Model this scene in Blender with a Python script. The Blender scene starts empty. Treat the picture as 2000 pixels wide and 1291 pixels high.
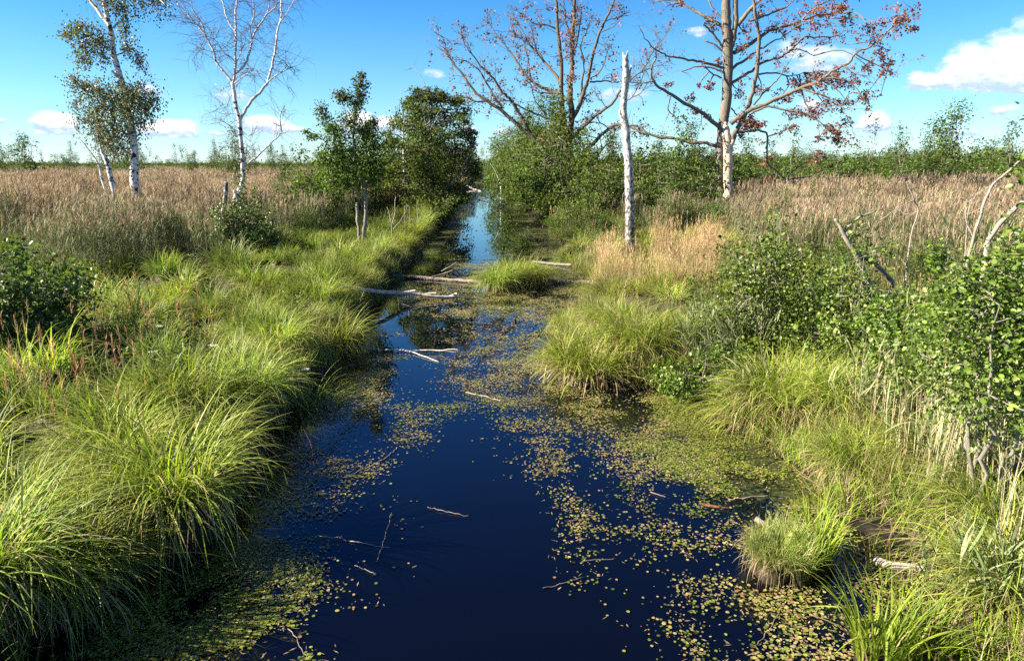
import bpy, math, random
import numpy as np
from mathutils import Vector

# ------------------------------------------------------------------ camera, light, world
PITCH = math.radians(13.3); H = 3.5; F = 1376.0
SUN_AZ = math.radians(-98)      # from +Y, negative = left of the view
SUN_EL = math.radians(31)
EXPOSURE = 1.8
SUN_STRENGTH = 5.0
SKY_STRENGTH = 0.054
scene = bpy.context.scene
COL = scene.collection
cp, sp = math.cos(PITCH), math.sin(PITCH)

def setup():
    cd = bpy.data.cameras.new('camera'); cam = bpy.data.objects.new('camera', cd); COL.objects.link(cam)
    cam.location = (0, 0, H); cam.rotation_euler = (math.radians(90) - PITCH, 0, 0)
    cd.sensor_width = 36; cd.lens = 36 * F / 2000; cd.clip_start = 0.05; cd.clip_end = 12000
    scene.camera = cam
    sd = bpy.data.lights.new('sun', 'SUN'); so = bpy.data.objects.new('sun', sd); COL.objects.link(so)
    d = Vector((math.sin(SUN_AZ) * math.cos(SUN_EL), math.cos(SUN_AZ) * math.cos(SUN_EL), math.sin(SUN_EL)))
    so.rotation_euler = d.to_track_quat('Z', 'Y').to_euler()
    so.location = (-20, 0, 30)
    sd.energy = SUN_STRENGTH; sd.angle = math.radians(0.5); sd.color = (1.0, 0.92, 0.77)
    scene.view_settings.view_transform = 'Standard'
    scene.view_settings.look = 'None'
    scene.view_settings.gamma = 1
    scene.view_settings.exposure = EXPOSURE
    cy = scene.cycles
    cy.max_bounces = 6; cy.diffuse_bounces = 3; cy.glossy_bounces = 3; cy.transmission_bounces = 3
    cy.transparent_max_bounces = 8; cy.caustics_reflective = False; cy.caustics_refractive = False
    cy.use_denoising = False
    cy.sample_clamp_indirect = 4
    scene.render.film_transparent = False
setup()

def ray(px, py):
    u = (np.asarray(px, float) - 1000) / F; v = (645.5 - np.asarray(py, float)) / F
    return u, cp + v * sp, -sp + v * cp
def at_z(px, py, z=0.0):
    a, b, c = ray(px, py); t = (H - z) / np.maximum(-c, 1e-4)
    return a * t, b * t
def at_d(px, py, Y):
    a, b, c = ray(px, py); t = Y / b
    return np.array([a * t, Y, H + c * t])
def to_px(x, y, z):
    x = np.asarray(x, float); y = np.asarray(y, float); z = np.asarray(z, float) - H
    f = np.maximum(y * cp - z * sp, 0.05); up = y * sp + z * cp
    return 1000 + F * x / f, 645.5 - F * up / f

# ------------------------------------------------------------------ node helpers
class NT:
    def __init__(s, nt): s.t = nt; s.n = nt.nodes; s.l = nt.links
    def new(s, typ, **kw):
        n = s.n.new(typ)
        for k, v in kw.items(): setattr(n, k, v)
        return n
    def link(s, a, b): s.l.new(a, b)
    def val(s, sock, v):
        if hasattr(v, 'node'): s.l.new(v, sock)
        else: sock.default_value = v
    def math(s, op, a, b=0.0, c=None, clamp=False):
        n = s.new('ShaderNodeMath', operation=op, use_clamp=clamp)
        s.val(n.inputs[0], a); s.val(n.inputs[1], b)
        if c is not None: s.val(n.inputs[2], c)
        return n.outputs[0]
    def mixc(s, f, a, b, mode='MIX'):
        n = s.new('ShaderNodeMix', data_type='RGBA', blend_type=mode)
        s.val(n.inputs[0], f); s.val(n.inputs[6], a); s.val(n.inputs[7], b)
        return n.outputs[2]
    def noise(s, vec, scale, detail=4, rough=0.55, out=0):
        n = s.new('ShaderNodeTexNoise')
        if vec is not None: s.link(vec, n.inputs['Vector'])
        n.inputs['Scale'].default_value = scale; n.inputs['Detail'].default_value = detail
        n.inputs['Roughness'].default_value = rough
        return n.outputs[out]
    def ramp(s, f, stops):
        n = s.new('ShaderNodeValToRGB'); s.val(n.inputs[0], f); cr = n.color_ramp
        while len(cr.elements) < len(stops): cr.elements.new(0.5)
        for e, (p, c) in zip(cr.elements, stops):
            e.position = p; e.color = (c[0], c[1], c[2], 1) if not isinstance(c, (int, float)) else (c, c, c, 1)
        return n.outputs[0]
    def maprange(s, v, a, b, c=0.0, d=1.0):
        n = s.new('ShaderNodeMapRange'); s.val(n.inputs[0], v)
        for i, q in enumerate((a, b, c, d)): s.val(n.inputs[i + 1], q)
        return n.outputs[0]

def world():
    w = bpy.data.worlds.new('World'); scene.world = w; w.use_nodes = True
    nt = NT(w.node_tree); nt.n.clear()
    sky = nt.new('ShaderNodeTexSky', sky_type='NISHITA', sun_disc=False)
    sky.sun_elevation = SUN_EL; sky.sun_rotation = SUN_AZ; sky.altitude = 50
    sky.air_density = 1.0; sky.dust_density = 0.0; sky.ozone_density = 2.0
    hs = nt.new('ShaderNodeHueSaturation'); hs.inputs['Saturation'].default_value = 1.0; hs.inputs['Value'].default_value = 1.0
    nt.link(sky.outputs[0], hs.inputs['Color'])
    tc = nt.new('ShaderNodeTexCoord')
    sep = nt.new('ShaderNodeSeparateXYZ'); nt.link(tc.outputs['Generated'], sep.inputs[0])
    X, Y, Z = sep.outputs
    az = nt.math('ARCTAN2', X, Y); el = nt.math('ARCSINE', Z)
    tint = nt.ramp(nt.maprange(el, 0.0, 0.6), [(0.0, (.62, .86, 1.22)), (0.10, (.52, .83, 1.08)), (0.3, (.28, .70, 1.05)), (0.55, (.12, .47, 1.0)), (1.0, (.06, .22, .62))])
    skyc = nt.mixc(1.0, hs.outputs[0], tint, 'MULTIPLY')
    cmb = nt.new('ShaderNodeCombineXYZ'); nt.link(az, cmb.inputs[0]); nt.link(nt.math('MULTIPLY', el, 1.7), cmb.inputs[1])
    nz = nt.noise(cmb.outputs[0], 22.0, 7, 0.62)
    nz2 = nt.noise(cmb.outputs[0], 75.0, 5, 0.6)
    puff = nt.new('ShaderNodeTexVoronoi'); nt.link(cmb.outputs[0], puff.inputs['Vector']); puff.inputs['Scale'].default_value = 42
    # clouds: (px, py, rx, ry_up, ry_down, weight)
    CL = [(1985, 168, 150, 118, 14, 1.0), (1890, 165, 80, 80, 12, 1.0), (2060, 160, 150, 150, 18, 1.0), (1822, 168, 66, 26, 11, .9), (1790, 150, 26, 12, 10, .55),
          (1600, 130, 90, 42, 16, .72), (1540, 108, 60, 34, 14, .6), (1705, 248, 48, 36, 12, .9), (1580, 212, 40, 22, 12, .7), (1362, 64, 34, 16, 8, .62), (1965, 220, 52, 16, 8, .6),
          (112, 252, 66, 36, 12, 1.0), (335, 262, 86, 34, 10, 1.0), (520, 250, 74, 30, 10, 1.0), (290, 182, 36, 20, 10, .55), (455, 192, 46, 26, 12, .55), (570, 255, 60, 14, 8, .6),
          (848, 146, 36, 14, 8, .55), (700, 254, 44, 50, 12, 1.0), (762, 252, 52, 30, 12, .95), (0, 240, 38, 10, 6, .6), (915, 258, 32, 18, 8, .75), (1200, 190, 110, 24, 12, .55), (980, 262, 30, 14, 6, .6),
          (1420, 265, 80, 16, 8, .5), (1850, 262, 90, 12, 8, .5), (420, 262, 60, 8, 6, .5), (40, 262, 90, 8, 6, .4)]
    # warp
    wz = nt.math('MULTIPLY', nt.math('SUBTRACT', nz2, 0.5), 0.014)
    azw = nt.math('ADD', az, wz); elw = nt.math('ADD', el, nt.math('MULTIPLY', nt.math('SUBTRACT', nz, 0.5), 0.012))
    field = None; shade = None
    for (px, py, rx, ru, rd, wgt) in CL:
        a, b, c = ray(px, py); a0 = math.atan2(a, b); e0 = math.asin(c / math.sqrt(a * a + b * b + c * c))
        a2, b2, c2 = ray(px + rx, py); ra = abs(math.atan2(a2, b2) - a0)
        k = 1 / F * 0.93
        dx = nt.math('MULTIPLY', nt.math('SUBTRACT', azw, a0), 1 / ra)
        de = nt.math('SUBTRACT', elw, e0)
        up = nt.math('MULTIPLY', nt.math('MAXIMUM', de, 0.0), 1 / (ru * k))
        dn = nt.math('MULTIPLY', nt.math('MINIMUM', de, 0.0), 1 / (rd * k))
        r2 = nt.math('ADD', nt.math('MULTIPLY', dx, dx), nt.math('ADD', nt.math('MULTIPLY', up, up), nt.math('MULTIPLY', dn, dn)))
        f = nt.math('MULTIPLY', nt.math('SUBTRACT', 1.0, r2), wgt)
        s_ = nt.math('MULTIPLY', nt.math('MAXIMUM', f, 0.0), nt.math('ADD', up, 0.04))
        field = f if field is None else nt.math('MAXIMUM', field, f)
        shade = s_ if shade is None else nt.math('MAXIMUM', shade, s_)
    # a few clouds elsewhere in the sky (outside the photographed part)
    gen = nt.noise(cmb.outputs[0], 3.2, 6, 0.6)
    mid = nt.math('SUBTRACT', gen, nt.maprange(el, 0.42, 0.75, 1.2, 0.62))
    side = nt.maprange(nt.math('ABSOLUTE', az), 0.8, 1.0, 1.2, 0.62)
    sid = nt.math('SUBTRACT', gen, side)
    field = nt.math('MAXIMUM', field, nt.math('MULTIPLY', sid, 4.0))
    dens = nt.math('ADD', field, nt.math('MULTIPLY', nt.math('SUBTRACT', nz, 0.52), 1.5))
    dens = nt.math('SUBTRACT', dens, nt.math('MULTIPLY', puff.outputs[0], 0.35))
    mask = nt.maprange(dens, -0.04, 0.42)
    mask = nt.math('MULTIPLY', mask, nt.maprange(field, -0.25, 0.0))
    # thin veil close to the horizon
    veil = nt.math('MULTIPLY', nt.maprange(nt.noise(cmb.outputs[0], 9.0, 6, 0.7), 0.52, 0.75), nt.maprange(nt.math('ABSOLUTE', nt.math('SUBTRACT', el, 0.05)), 0.05, 0.0))
    mask = nt.math('MAXIMUM', mask, nt.math('MULTIPLY', veil, 0.35))
    lit = nt.maprange(nt.math('ADD', nt.math('MULTIPLY', shade, 2.2), nt.math('MULTIPLY', nt.math('SUBTRACT', nz2, 0.5), 1.6)), 0.05, 0.75)
    ccol = nt.mixc(lit, (3.3, 4.3, 5.9, 1), (8.2, 8.1, 8.1, 1))
    out = nt.mixc(nt.math('MULTIPLY', mask, 0.95), skyc, ccol)
    bg = nt.new('ShaderNodeBackground'); bg.inputs[1].default_value = SKY_STRENGTH
    nt.link(out, bg.inputs[0]); wo = nt.new('ShaderNodeOutputWorld'); nt.link(bg.outputs[0], wo.inputs[0])
world()

# ------------------------------------------------------------------ materials
def new_mat(name):
    m = bpy.data.materials.new(name); m.use_nodes = True
    nt = NT(m.node_tree); nt.n.clear(); out = nt.new('ShaderNodeOutputMaterial')
    return m, nt, out
def foliage_mat(name, trans=0.35, rough=0.45, spec=0.4, tint=(1, 1, 1), tcol=(1.15, 1.25, 0.6), rnd=0.25):
    m, nt, out = new_mat(name)
    at = nt.new('ShaderNodeAttribute', attribute_name='col')
    geo = nt.new('ShaderNodeNewGeometry')
    oi = nt.new('ShaderNodeObjectInfo')
    nz = nt.noise(geo.outputs['Position'], 0.55, 3)
    hsv = nt.new('ShaderNodeHueSaturation')
    nt.link(at.outputs['Color'], hsv.inputs['Color'])
    nt.link(nt.maprange(oi.outputs['Random'], 0, 1, 0.485, 0.512), hsv.inputs['Hue'])
    v = nt.math('MULTIPLY', nt.maprange(nz, 0.3, 0.7, 1 - rnd, 1 + rnd), nt.maprange(oi.outputs['Random'], 0, 1, 0.88, 1.12))
    nt.link(v, hsv.inputs['Value'])
    c = nt.mixc(1.0, hsv.outputs[0], (*tint, 1), 'MULTIPLY')
    p = nt.new('ShaderNodeBsdfPrincipled'); nt.link(c, p.inputs['Base Color'])
    p.inputs['Roughness'].default_value = rough; p.inputs['Specular IOR Level'].default_value = spec
    tr = nt.new('ShaderNodeBsdfTranslucent'); nt.link(nt.mixc(1.0, c, (*tcol, 1), 'MULTIPLY'), tr.inputs[0])
    mx = nt.new('ShaderNodeMixShader'); mx.inputs[0].default_value = trans
    nt.link(p.outputs[0], mx.inputs[1]); nt.link(tr.outputs[0], mx.inputs[2]); nt.link(mx.outputs[0], out.inputs[0])
    return m
def bark_mat(name, c1, c2, scale=(14, 14, 3), marks=None, rough=0.85, bump=0.5, thr=(0.56, 0.62), mscale=(5, 5, 16), foot=0.0):
    m, nt, out = new_mat(name)
    tc = nt.new('ShaderNodeTexCoord'); mp = nt.new('ShaderNodeMapping'); nt.link(tc.outputs['Object'], mp.inputs[0])
    mp.inputs['Scale'].default_value = scale
    n = nt.noise(mp.outputs[0], 1.0, 6, 0.65)
    c = nt.ramp(n, [(0.3, c1), (0.7, c2)])
    if marks:
        mp2 = nt.new('ShaderNodeMapping'); nt.link(tc.outputs['Object'], mp2.inputs[0]); mp2.inputs['Scale'].default_value = mscale
        n2 = nt.noise(mp2.outputs[0], 1.0, 4, 0.6)
        if foot:
            sz = nt.new('ShaderNodeSeparateXYZ'); nt.link(tc.outputs['Object'], sz.inputs[0])
            n2 = nt.math('ADD', n2, nt.maprange(sz.outputs[2], 0.2, 4.0, foot, 0.0))
        c = nt.mixc(nt.maprange(n2, thr[0], thr[1]), c, (*marks, 1))
    p = nt.new('ShaderNodeBsdfPrincipled'); nt.link(c, p.inputs['Base Color']); p.inputs['Roughness'].default_value = rough
    p.inputs['Specular IOR Level'].default_value = 0.25
    b = nt.new('ShaderNodeBump'); b.inputs['Strength'].default_value = bump; b.inputs['Distance'].default_value = 0.03
    nt.link(n, b.inputs['Height']); nt.link(b.outputs[0], p.inputs['Normal']); nt.link(p.outputs[0], out.inputs[0])
    return m
M = {}
M['grass'] = foliage_mat('grass', 0.38, 0.5, 0.25, rnd=.3)
M['reed'] = foliage_mat('reed', 0.25, 0.7, 0.2, tcol=(1.1, 1.05, 0.8), rnd=.38)
M['leaf'] = foliage_mat('leaf', 0.32, 0.42, 0.42)
M['far_leaf'] = foliage_mat('far_leaf', 0.32, 0.75, 0.15)
M['dead_leaf'] = foliage_mat('dead_leaf', 0.3, 0.6, 0.25, tcol=(1.4, 0.9, 0.6), rnd=0.2)
M['pad'] = foliage_mat('floating_leaf', 0.12, 0.35, 0.4)
M['birch'] = bark_mat('birch_bark', (0.55, 0.53, 0.50), (0.80, 0.78, 0.75), marks=(0.035, 0.03, 0.028), thr=(0.53, 0.57), mscale=(5, 5, 7))
M['birch_snag'] = bark_mat('weathered_birch_bark', (0.36, 0.34, 0.31), (0.68, 0.65, 0.61), marks=(0.10, 0.085, 0.075), thr=(0.51, 0.60), mscale=(11, 11, 8), bump=1.0, foot=.12)
M['birch_limb'] = bark_mat('pale_birch_limb', (0.42, 0.38, 0.36), (0.68, 0.65, 0.62), marks=(0.06, 0.05, 0.05), thr=(0.58, 0.66))
M['twig'] = bark_mat('birch_twig', (0.12, 0.07, 0.07), (0.20, 0.13, 0.13))
M['oak'] = bark_mat('oak_bark', (0.07, 0.055, 0.04), (0.16, 0.13, 0.095), scale=(16, 16, 3), bump=1.0)
M['oak_grey'] = bark_mat('grey_oak_bark', (0.11, 0.092, 0.07), (0.24, 0.205, 0.16), scale=(20, 20, 3), bump=1.0)
M['bare_wood'] = bark_mat('bare_wood', (0.62, 0.42, 0.27), (0.78, 0.60, 0.44), scale=(9, 9, 1.6), bump=0.3)
M['alder'] = bark_mat('alder_bark', (0.14, 0.12, 0.09), (0.30, 0.27, 0.22))
M['dead_wood'] = bark_mat('dead_grey_wood', (0.20, 0.165, 0.13), (0.40, 0.34, 0.27), scale=(8, 8, 8), marks=(0.10, 0.08, 0.06), thr=(0.6, 0.7))
M['white_log'] = bark_mat('white_log', (0.34, 0.30, 0.25), (0.66, 0.61, 0.54), scale=(8, 8, 8), marks=(0.12, 0.09, 0.07), thr=(0.62, 0.68), mscale=(9, 9, 9))
M['dark_log'] = bark_mat('brown_log', (0.13, 0.09, 0.065), (0.34, 0.28, 0.23), scale=(8, 8, 8))
M['red_wood'] = bark_mat('red_wet_wood', (0.10, 0.03, 0.015), (0.24, 0.09, 0.045), scale=(8, 8, 8))
M['straw'] = bark_mat('straw_stem', (0.40, 0.30, 0.17), (0.62, 0.52, 0.34), scale=(8, 8, 3))

def ground_mat():
    m, nt, out = new_mat('peaty_ground')
    geo = nt.new('ShaderNodeNewGeometry'); P = geo.outputs['Position']
    n = nt.noise(P, 0.35, 5); n2 = nt.noise(P, 7, 6, 0.7)
    sep = nt.new('ShaderNodeSeparateXYZ'); nt.link(P, sep.inputs[0])
    mud = nt.ramp(n2, [(0.35, (0.006, 0.005, 0.003)), (0.6, (0.018, 0.014, 0.009)), (0.75, (0.05, 0.038, 0.022))])
    veg = nt.ramp(nt.math('ADD', nt.math('MULTIPLY', n, 0.6), nt.math('MULTIPLY', n2, 0.4)), [(0.35, (0.02, 0.018, 0.009)), (0.55, (0.05, 0.045, 0.02)), (0.75, (0.11, 0.085, 0.05))])
    c = nt.mixc(nt.maprange(sep.outputs[2], 0.08, 0.28), mud, veg)
    p = nt.new('ShaderNodeBsdfPrincipled'); nt.link(c, p.inputs['Base Color'])
    p.inputs['Roughness'].default_value = 0.85; p.inputs['Specular IOR Level'].default_value = 0.2
    b = nt.new('ShaderNodeBump'); b.inputs['Strength'].default_value = 0.8; b.inputs['Distance'].default_value = 0.06
    nt.link(n2, b.inputs['Height']); nt.link(b.outputs[0], p.inputs['Normal']); nt.link(p.outputs[0], out.inputs[0])
    return m
def water_mat():
    m, nt, out = new_mat('dark_bog_water')
    geo = nt.new('ShaderNodeNewGeometry'); P = geo.outputs['Position']
    at = nt.new('ShaderNodeAttribute', attribute_name='scum')
    mp = nt.new('ShaderNodeMapping'); nt.link(P, mp.inputs[0]); mp.inputs['Scale'].default_value = (1.0, 1.0, 1)
    n = nt.noise(mp.outputs[0], 1.3, 8, 0.72); nf = nt.noise(P, 16.0, 6, 0.75); nl = nt.noise(P, 0.35, 3)
    s = nt.math('ADD', at.outputs['Fac'], nt.math('ADD', nt.math('MULTIPLY', nt.math('SUBTRACT', n, 0.5), 2.4), nt.math('MULTIPLY', nt.math('SUBTRACT', nf, 0.5), 0.9)))
    mask = nt.math('MULTIPLY', nt.maprange(s, 0.50, 0.62), nt.maprange(at.outputs['Fac'], 0.02, 0.12))
    w = nt.new('ShaderNodeBsdfPrincipled'); w.inputs['Base Color'].default_value = (0.0012, 0.0020, 0.0045, 1)
    w.inputs['Roughness'].default_value = 0.004; w.inputs['IOR'].default_value = 1.48
    b = nt.new('ShaderNodeBump'); b.inputs['Strength'].default_value = 0.02; b.inputs['Distance'].default_value = 0.02
    nt.link(nt.noise(P, 2.2, 3), b.inputs['Height']); nt.link(b.outputs[0], w.inputs['Normal'])
    sc = nt.new('ShaderNodeBsdfPrincipled')
    c = nt.ramp(nt.math('ADD', nt.math('MULTIPLY', nf, 0.6), nt.math('MULTIPLY', nl, 0.4)), [(0.3, (0.015, 0.014, 0.006)), (0.5, (0.045, 0.052, 0.014)), (0.68, (0.10, 0.115, 0.028))])
    nt.link(c, sc.inputs['Base Color']); sc.inputs['Roughness'].default_value = 0.5
    b2 = nt.new('ShaderNodeBump'); b2.inputs['Strength'].default_value = 0.5; b2.inputs['Distance'].default_value = 0.01
    nt.link(nf, b2.inputs['Height']); nt.link(b2.outputs[0], sc.inputs['Normal'])
    mx = nt.new('ShaderNodeMixShader'); nt.link(nt.math('MULTIPLY', mask, nt.maprange(nf, .3, .62, .25, .95)), mx.inputs[0])
    nt.link(w.outputs[0], mx.inputs[1]); nt.link(sc.outputs[0], mx.inputs[2]); nt.link(mx.outputs[0], out.inputs[0])
    return m
M['ground'] = ground_mat(); M['water'] = water_mat()

# ------------------------------------------------------------------ mesh helpers
def make_mesh(name, V, Q, mat, cols=None, T=None, smooth=False):
    """V (n,3); Q (m,4) quads; T (k,3) triangles"""
    V = np.asarray(V, np.float32).reshape(-1, 3)
    Q = np.zeros((0, 4), np.int32) if Q is None else np.asarray(Q, np.int32).reshape(-1, 4)
    T = np.zeros((0, 3), np.int32) if T is None else np.asarray(T, np.int32).reshape(-1, 3)
    me = bpy.data.meshes.new(name)
    me.vertices.add(len(V)); me.vertices.foreach_set('co', V.ravel())
    nl = len(Q) * 4 + len(T) * 3; me.loops.add(nl)
    me.loops.foreach_set('vertex_index', np.concatenate([Q.ravel(), T.ravel()]).astype(np.int32))
    me.polygons.add(len(Q) + len(T))
    st = np.concatenate([np.arange(len(Q)) * 4, len(Q) * 4 + np.arange(len(T)) * 3]).astype(np.int32)
    me.polygons.foreach_set('loop_start', st)
    if smooth: me.polygons.foreach_set('use_smooth', np.ones(len(Q) + len(T), bool))
    if cols is not None:
        a = me.attributes.new('col', 'FLOAT_COLOR', 'POINT')
        c = np.ones((len(V), 4), np.float32); c[:, :3] = cols; a.data.foreach_set('color', c.ravel())
    me.update(calc_edges=True); me.validate()
    if mat: me.materials.append(mat)
    return me
def link(name, me, parent=None, loc=(0, 0, 0), **props):
    o = bpy.data.objects.new(name, me); COL.objects.link(o); o.location = loc
    if parent is not None: o.parent = parent
    for k, v in props.items(): o[k] = v
    return o
def thing(name, label, cat, loc=(0, 0, 0), rotz=0.0, group=None):
    o = bpy.data.objects.new(name, None); COL.objects.link(o); o.empty_display_size = 0.2
    o.location = loc; o.rotation_euler = (0, 0, rotz); o['label'] = label; o['category'] = cat
    if group: o['group'] = group
    return o
def dup(root, loc, rotz=0.0, scl=1.0, label=None, group=None, tilt=(0, 0)):
    r = root.copy(); COL.objects.link(r); r.location = loc; r.rotation_euler = (tilt[0], tilt[1], rotz)
    r.scale = (scl, scl, scl) if isinstance(scl, (int, float)) else scl
    if label: r['label'] = label
    if group: r['group'] = group
    for ch in list(root.children):
        c = ch.copy(); COL.objects.link(c); c.parent = r
    return r
def unit(v): return v / np.maximum(np.linalg.norm(v, axis=-1, keepdims=True), 1e-9)

class Tubes:
    def __init__(s): s.V = []; s.Q = []; s.T = []; s.n = 0
    def add(s, P, R, n=6, cap=True, rough=0.0, rng=None):
        P = np.asarray(P, float); R = np.asarray(R, float)
        if len(P) < 2: return
        tg = np.gradient(P, axis=0); tg = unit(tg)
        ref = np.array([0, 1, 0.]) if abs(tg[0][1]) < 0.8 else np.array([1., 0, 0])
        A = unit(np.cross(tg, ref)); B = np.cross(tg, A)
        th = np.linspace(0, 2 * np.pi, n, endpoint=False)
        rr = R[:, None] * np.ones((1, n))
        if rough and rng is not None: rr = rr * (1 + rough * rng.standard_normal((len(P), n)))
        V = P[:, None, :] + rr[..., None] * (np.cos(th)[None, :, None] * A[:, None, :] + np.sin(th)[None, :, None] * B[:, None, :])
        m = len(P); i = np.arange(m - 1)[:, None] * n; j = np.arange(n)[None, :]; k = (np.arange(n) + 1)[None, :] % n
        Q = np.stack([i + j, i + k, i + n + k, i + n + j], -1).reshape(-1, 4) + s.n
        s.V.append(V.reshape(-1, 3)); s.Q.append(Q)
        if cap:
            base = (m - 1) * n + s.n
            s.T.append(np.array([[base, base + a, base + a + 1] for a in range(1, n - 1)]))
        s.n += m * n
    def mesh(s, name, mat, base=(0, 0, 0), smooth=True):
        V = np.concatenate(s.V) - np.asarray(base); T = np.concatenate(s.T) if s.T else None
        return make_mesh(name, V, np.concatenate(s.Q), mat, T=T, smooth=smooth)

def resample(P, R, k=4, wob=0.0, rng=None):
    P = np.asarray(P, float); R = np.asarray(R, float); n = len(P)
    if n < 3:
        t = np.linspace(0, 1, k * (n - 1) + 1); Pn = P[0] + (P[-1] - P[0]) * t[:, None]; Rn = R[0] + (R[-1] - R[0]) * t
    else:
        e = np.vstack([2 * P[0] - P[1], P, 2 * P[-1] - P[-2]]); out = []; ro = []
        for i in range(n - 1):
            p0, p1, p2, p3 = e[i], e[i + 1], e[i + 2], e[i + 3]
            for t in np.linspace(0, 1, k, endpoint=False):
                out.append(0.5 * ((2 * p1) + (-p0 + p2) * t + (2 * p0 - 5 * p1 + 4 * p2 - p3) * t * t + (-p0 + 3 * p1 - 3 * p2 + p3) * t ** 3))
                ro.append(R[i] + (R[i + 1] - R[i]) * t)
        out.append(P[-1]); ro.append(R[-1]); Pn = np.array(out); Rn = np.array(ro)
    if wob and rng is not None:
        L = np.linalg.norm(P[-1] - P[0]) / len(Pn)
        Pn[1:] += rng.standard_normal((len(Pn) - 1, 3)) * wob * L
    return Pn, Rn

def lerp_cols(rng, pal, n, jit=0.15):
    pal = np.asarray(pal, float); i = rng.integers(0, len(pal), n); j = rng.integers(0, len(pal), n); t = rng.random((n, 1))
    return np.clip((pal[i] * (1 - t) + pal[j] * t) * (1 + jit * rng.standard_normal((n, 1))), 0.003, 0.9)

def leaves(P, size, rng, pal, up=0.5, out=None, aspect=0.75, hang=0.0, jit=0.18, rnd=False):
    """leaf meshes at points P: folded rhombs (or rounder six-sided leaves); returns V, Q, cols"""
    n = len(P)
    nrm = rng.standard_normal((n, 3)) + np.array([0, 0, up * 2])
    if out is not None: nrm += out * 0.8
    nrm = unit(nrm); t = unit(np.cross(nrm, rng.standard_normal((n, 3)) + np.array([0, 0, -hang * 0.0])))
    if hang: t = unit(t + np.array([0, 0, -hang])); 
    b = unit(np.cross(nrm, t)); nrm = np.cross(t, b)
    s = size * rng.uniform(0.65, 1.25, (n, 1))
    c = lerp_cols(rng, pal, n, jit)
    if not rnd:
        V = np.stack([P - t * s * .5, P + b * s * .5 * aspect + nrm * s * .12, P + t * s * .5, P - b * s * .5 * aspect + nrm * s * .12], 1)
        Q = (np.arange(n) * 4)[:, None] + np.arange(4)[None, :]
        return V.reshape(-1, 3), Q, np.repeat(c, 4, 0)
    w = s * .5 * aspect; u = nrm * s * .1
    V = np.stack([P - t * s * .5, P - t * s * .2 + b * w + u, P + t * s * .25 + b * w * .85 + u, P + t * s * .5 - nrm * s * .08,
                  P + t * s * .25 - b * w * .85 + u, P - t * s * .2 - b * w + u], 1)
    k = (np.arange(n) * 6)[:, None]
    Q = np.concatenate([k + np.array([[0, 1, 2, 3]]), k + np.array([[0, 3, 4, 5]])])
    return V.reshape(-1, 3), Q, np.repeat(c, 6, 0)

class Leaves:
    def __init__(s): s.V = []; s.Q = []; s.C = []; s.n = 0
    def add(s, V, Q, C):
        s.V.append(V); s.Q.append(Q + s.n); s.C.append(C); s.n += len(V)
    def mesh(s, name, mat, base=(0, 0, 0)):
        return make_mesh(name, np.concatenate(s.V) - np.asarray(base), np.concatenate(s.Q), mat, np.concatenate(s.C))

GREEN = [(0.07, 0.12, 0.018), (0.11, 0.17, 0.024), (0.16, 0.225, 0.04), (0.05, 0.085, 0.016)]
DARKG = [(0.055, 0.08, 0.018), (0.075, 0.11, 0.024), (0.11, 0.14, 0.04)]
BIRCHG = [(0.12, 0.145, 0.05), (0.17, 0.19, 0.08), (0.08, 0.10, 0.035), (0.23, 0.22, 0.11)]
NEARG = [(0.07, 0.12, 0.013), (0.11, 0.17, 0.018), (0.15, 0.21, 0.025), (0.04, 0.075, 0.011), (0.20, 0.25, 0.05)]
BROWN = [(0.28, 0.12, 0.05), (0.38, 0.16, 0.065), (0.32, 0.18, 0.11), (0.20, 0.09, 0.045)]
PINKB = [(0.22, 0.14, 0.105), (0.30, 0.20, 0.16), (0.16, 0.105, 0.08), (0.24, 0.14, 0.09)]

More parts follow.
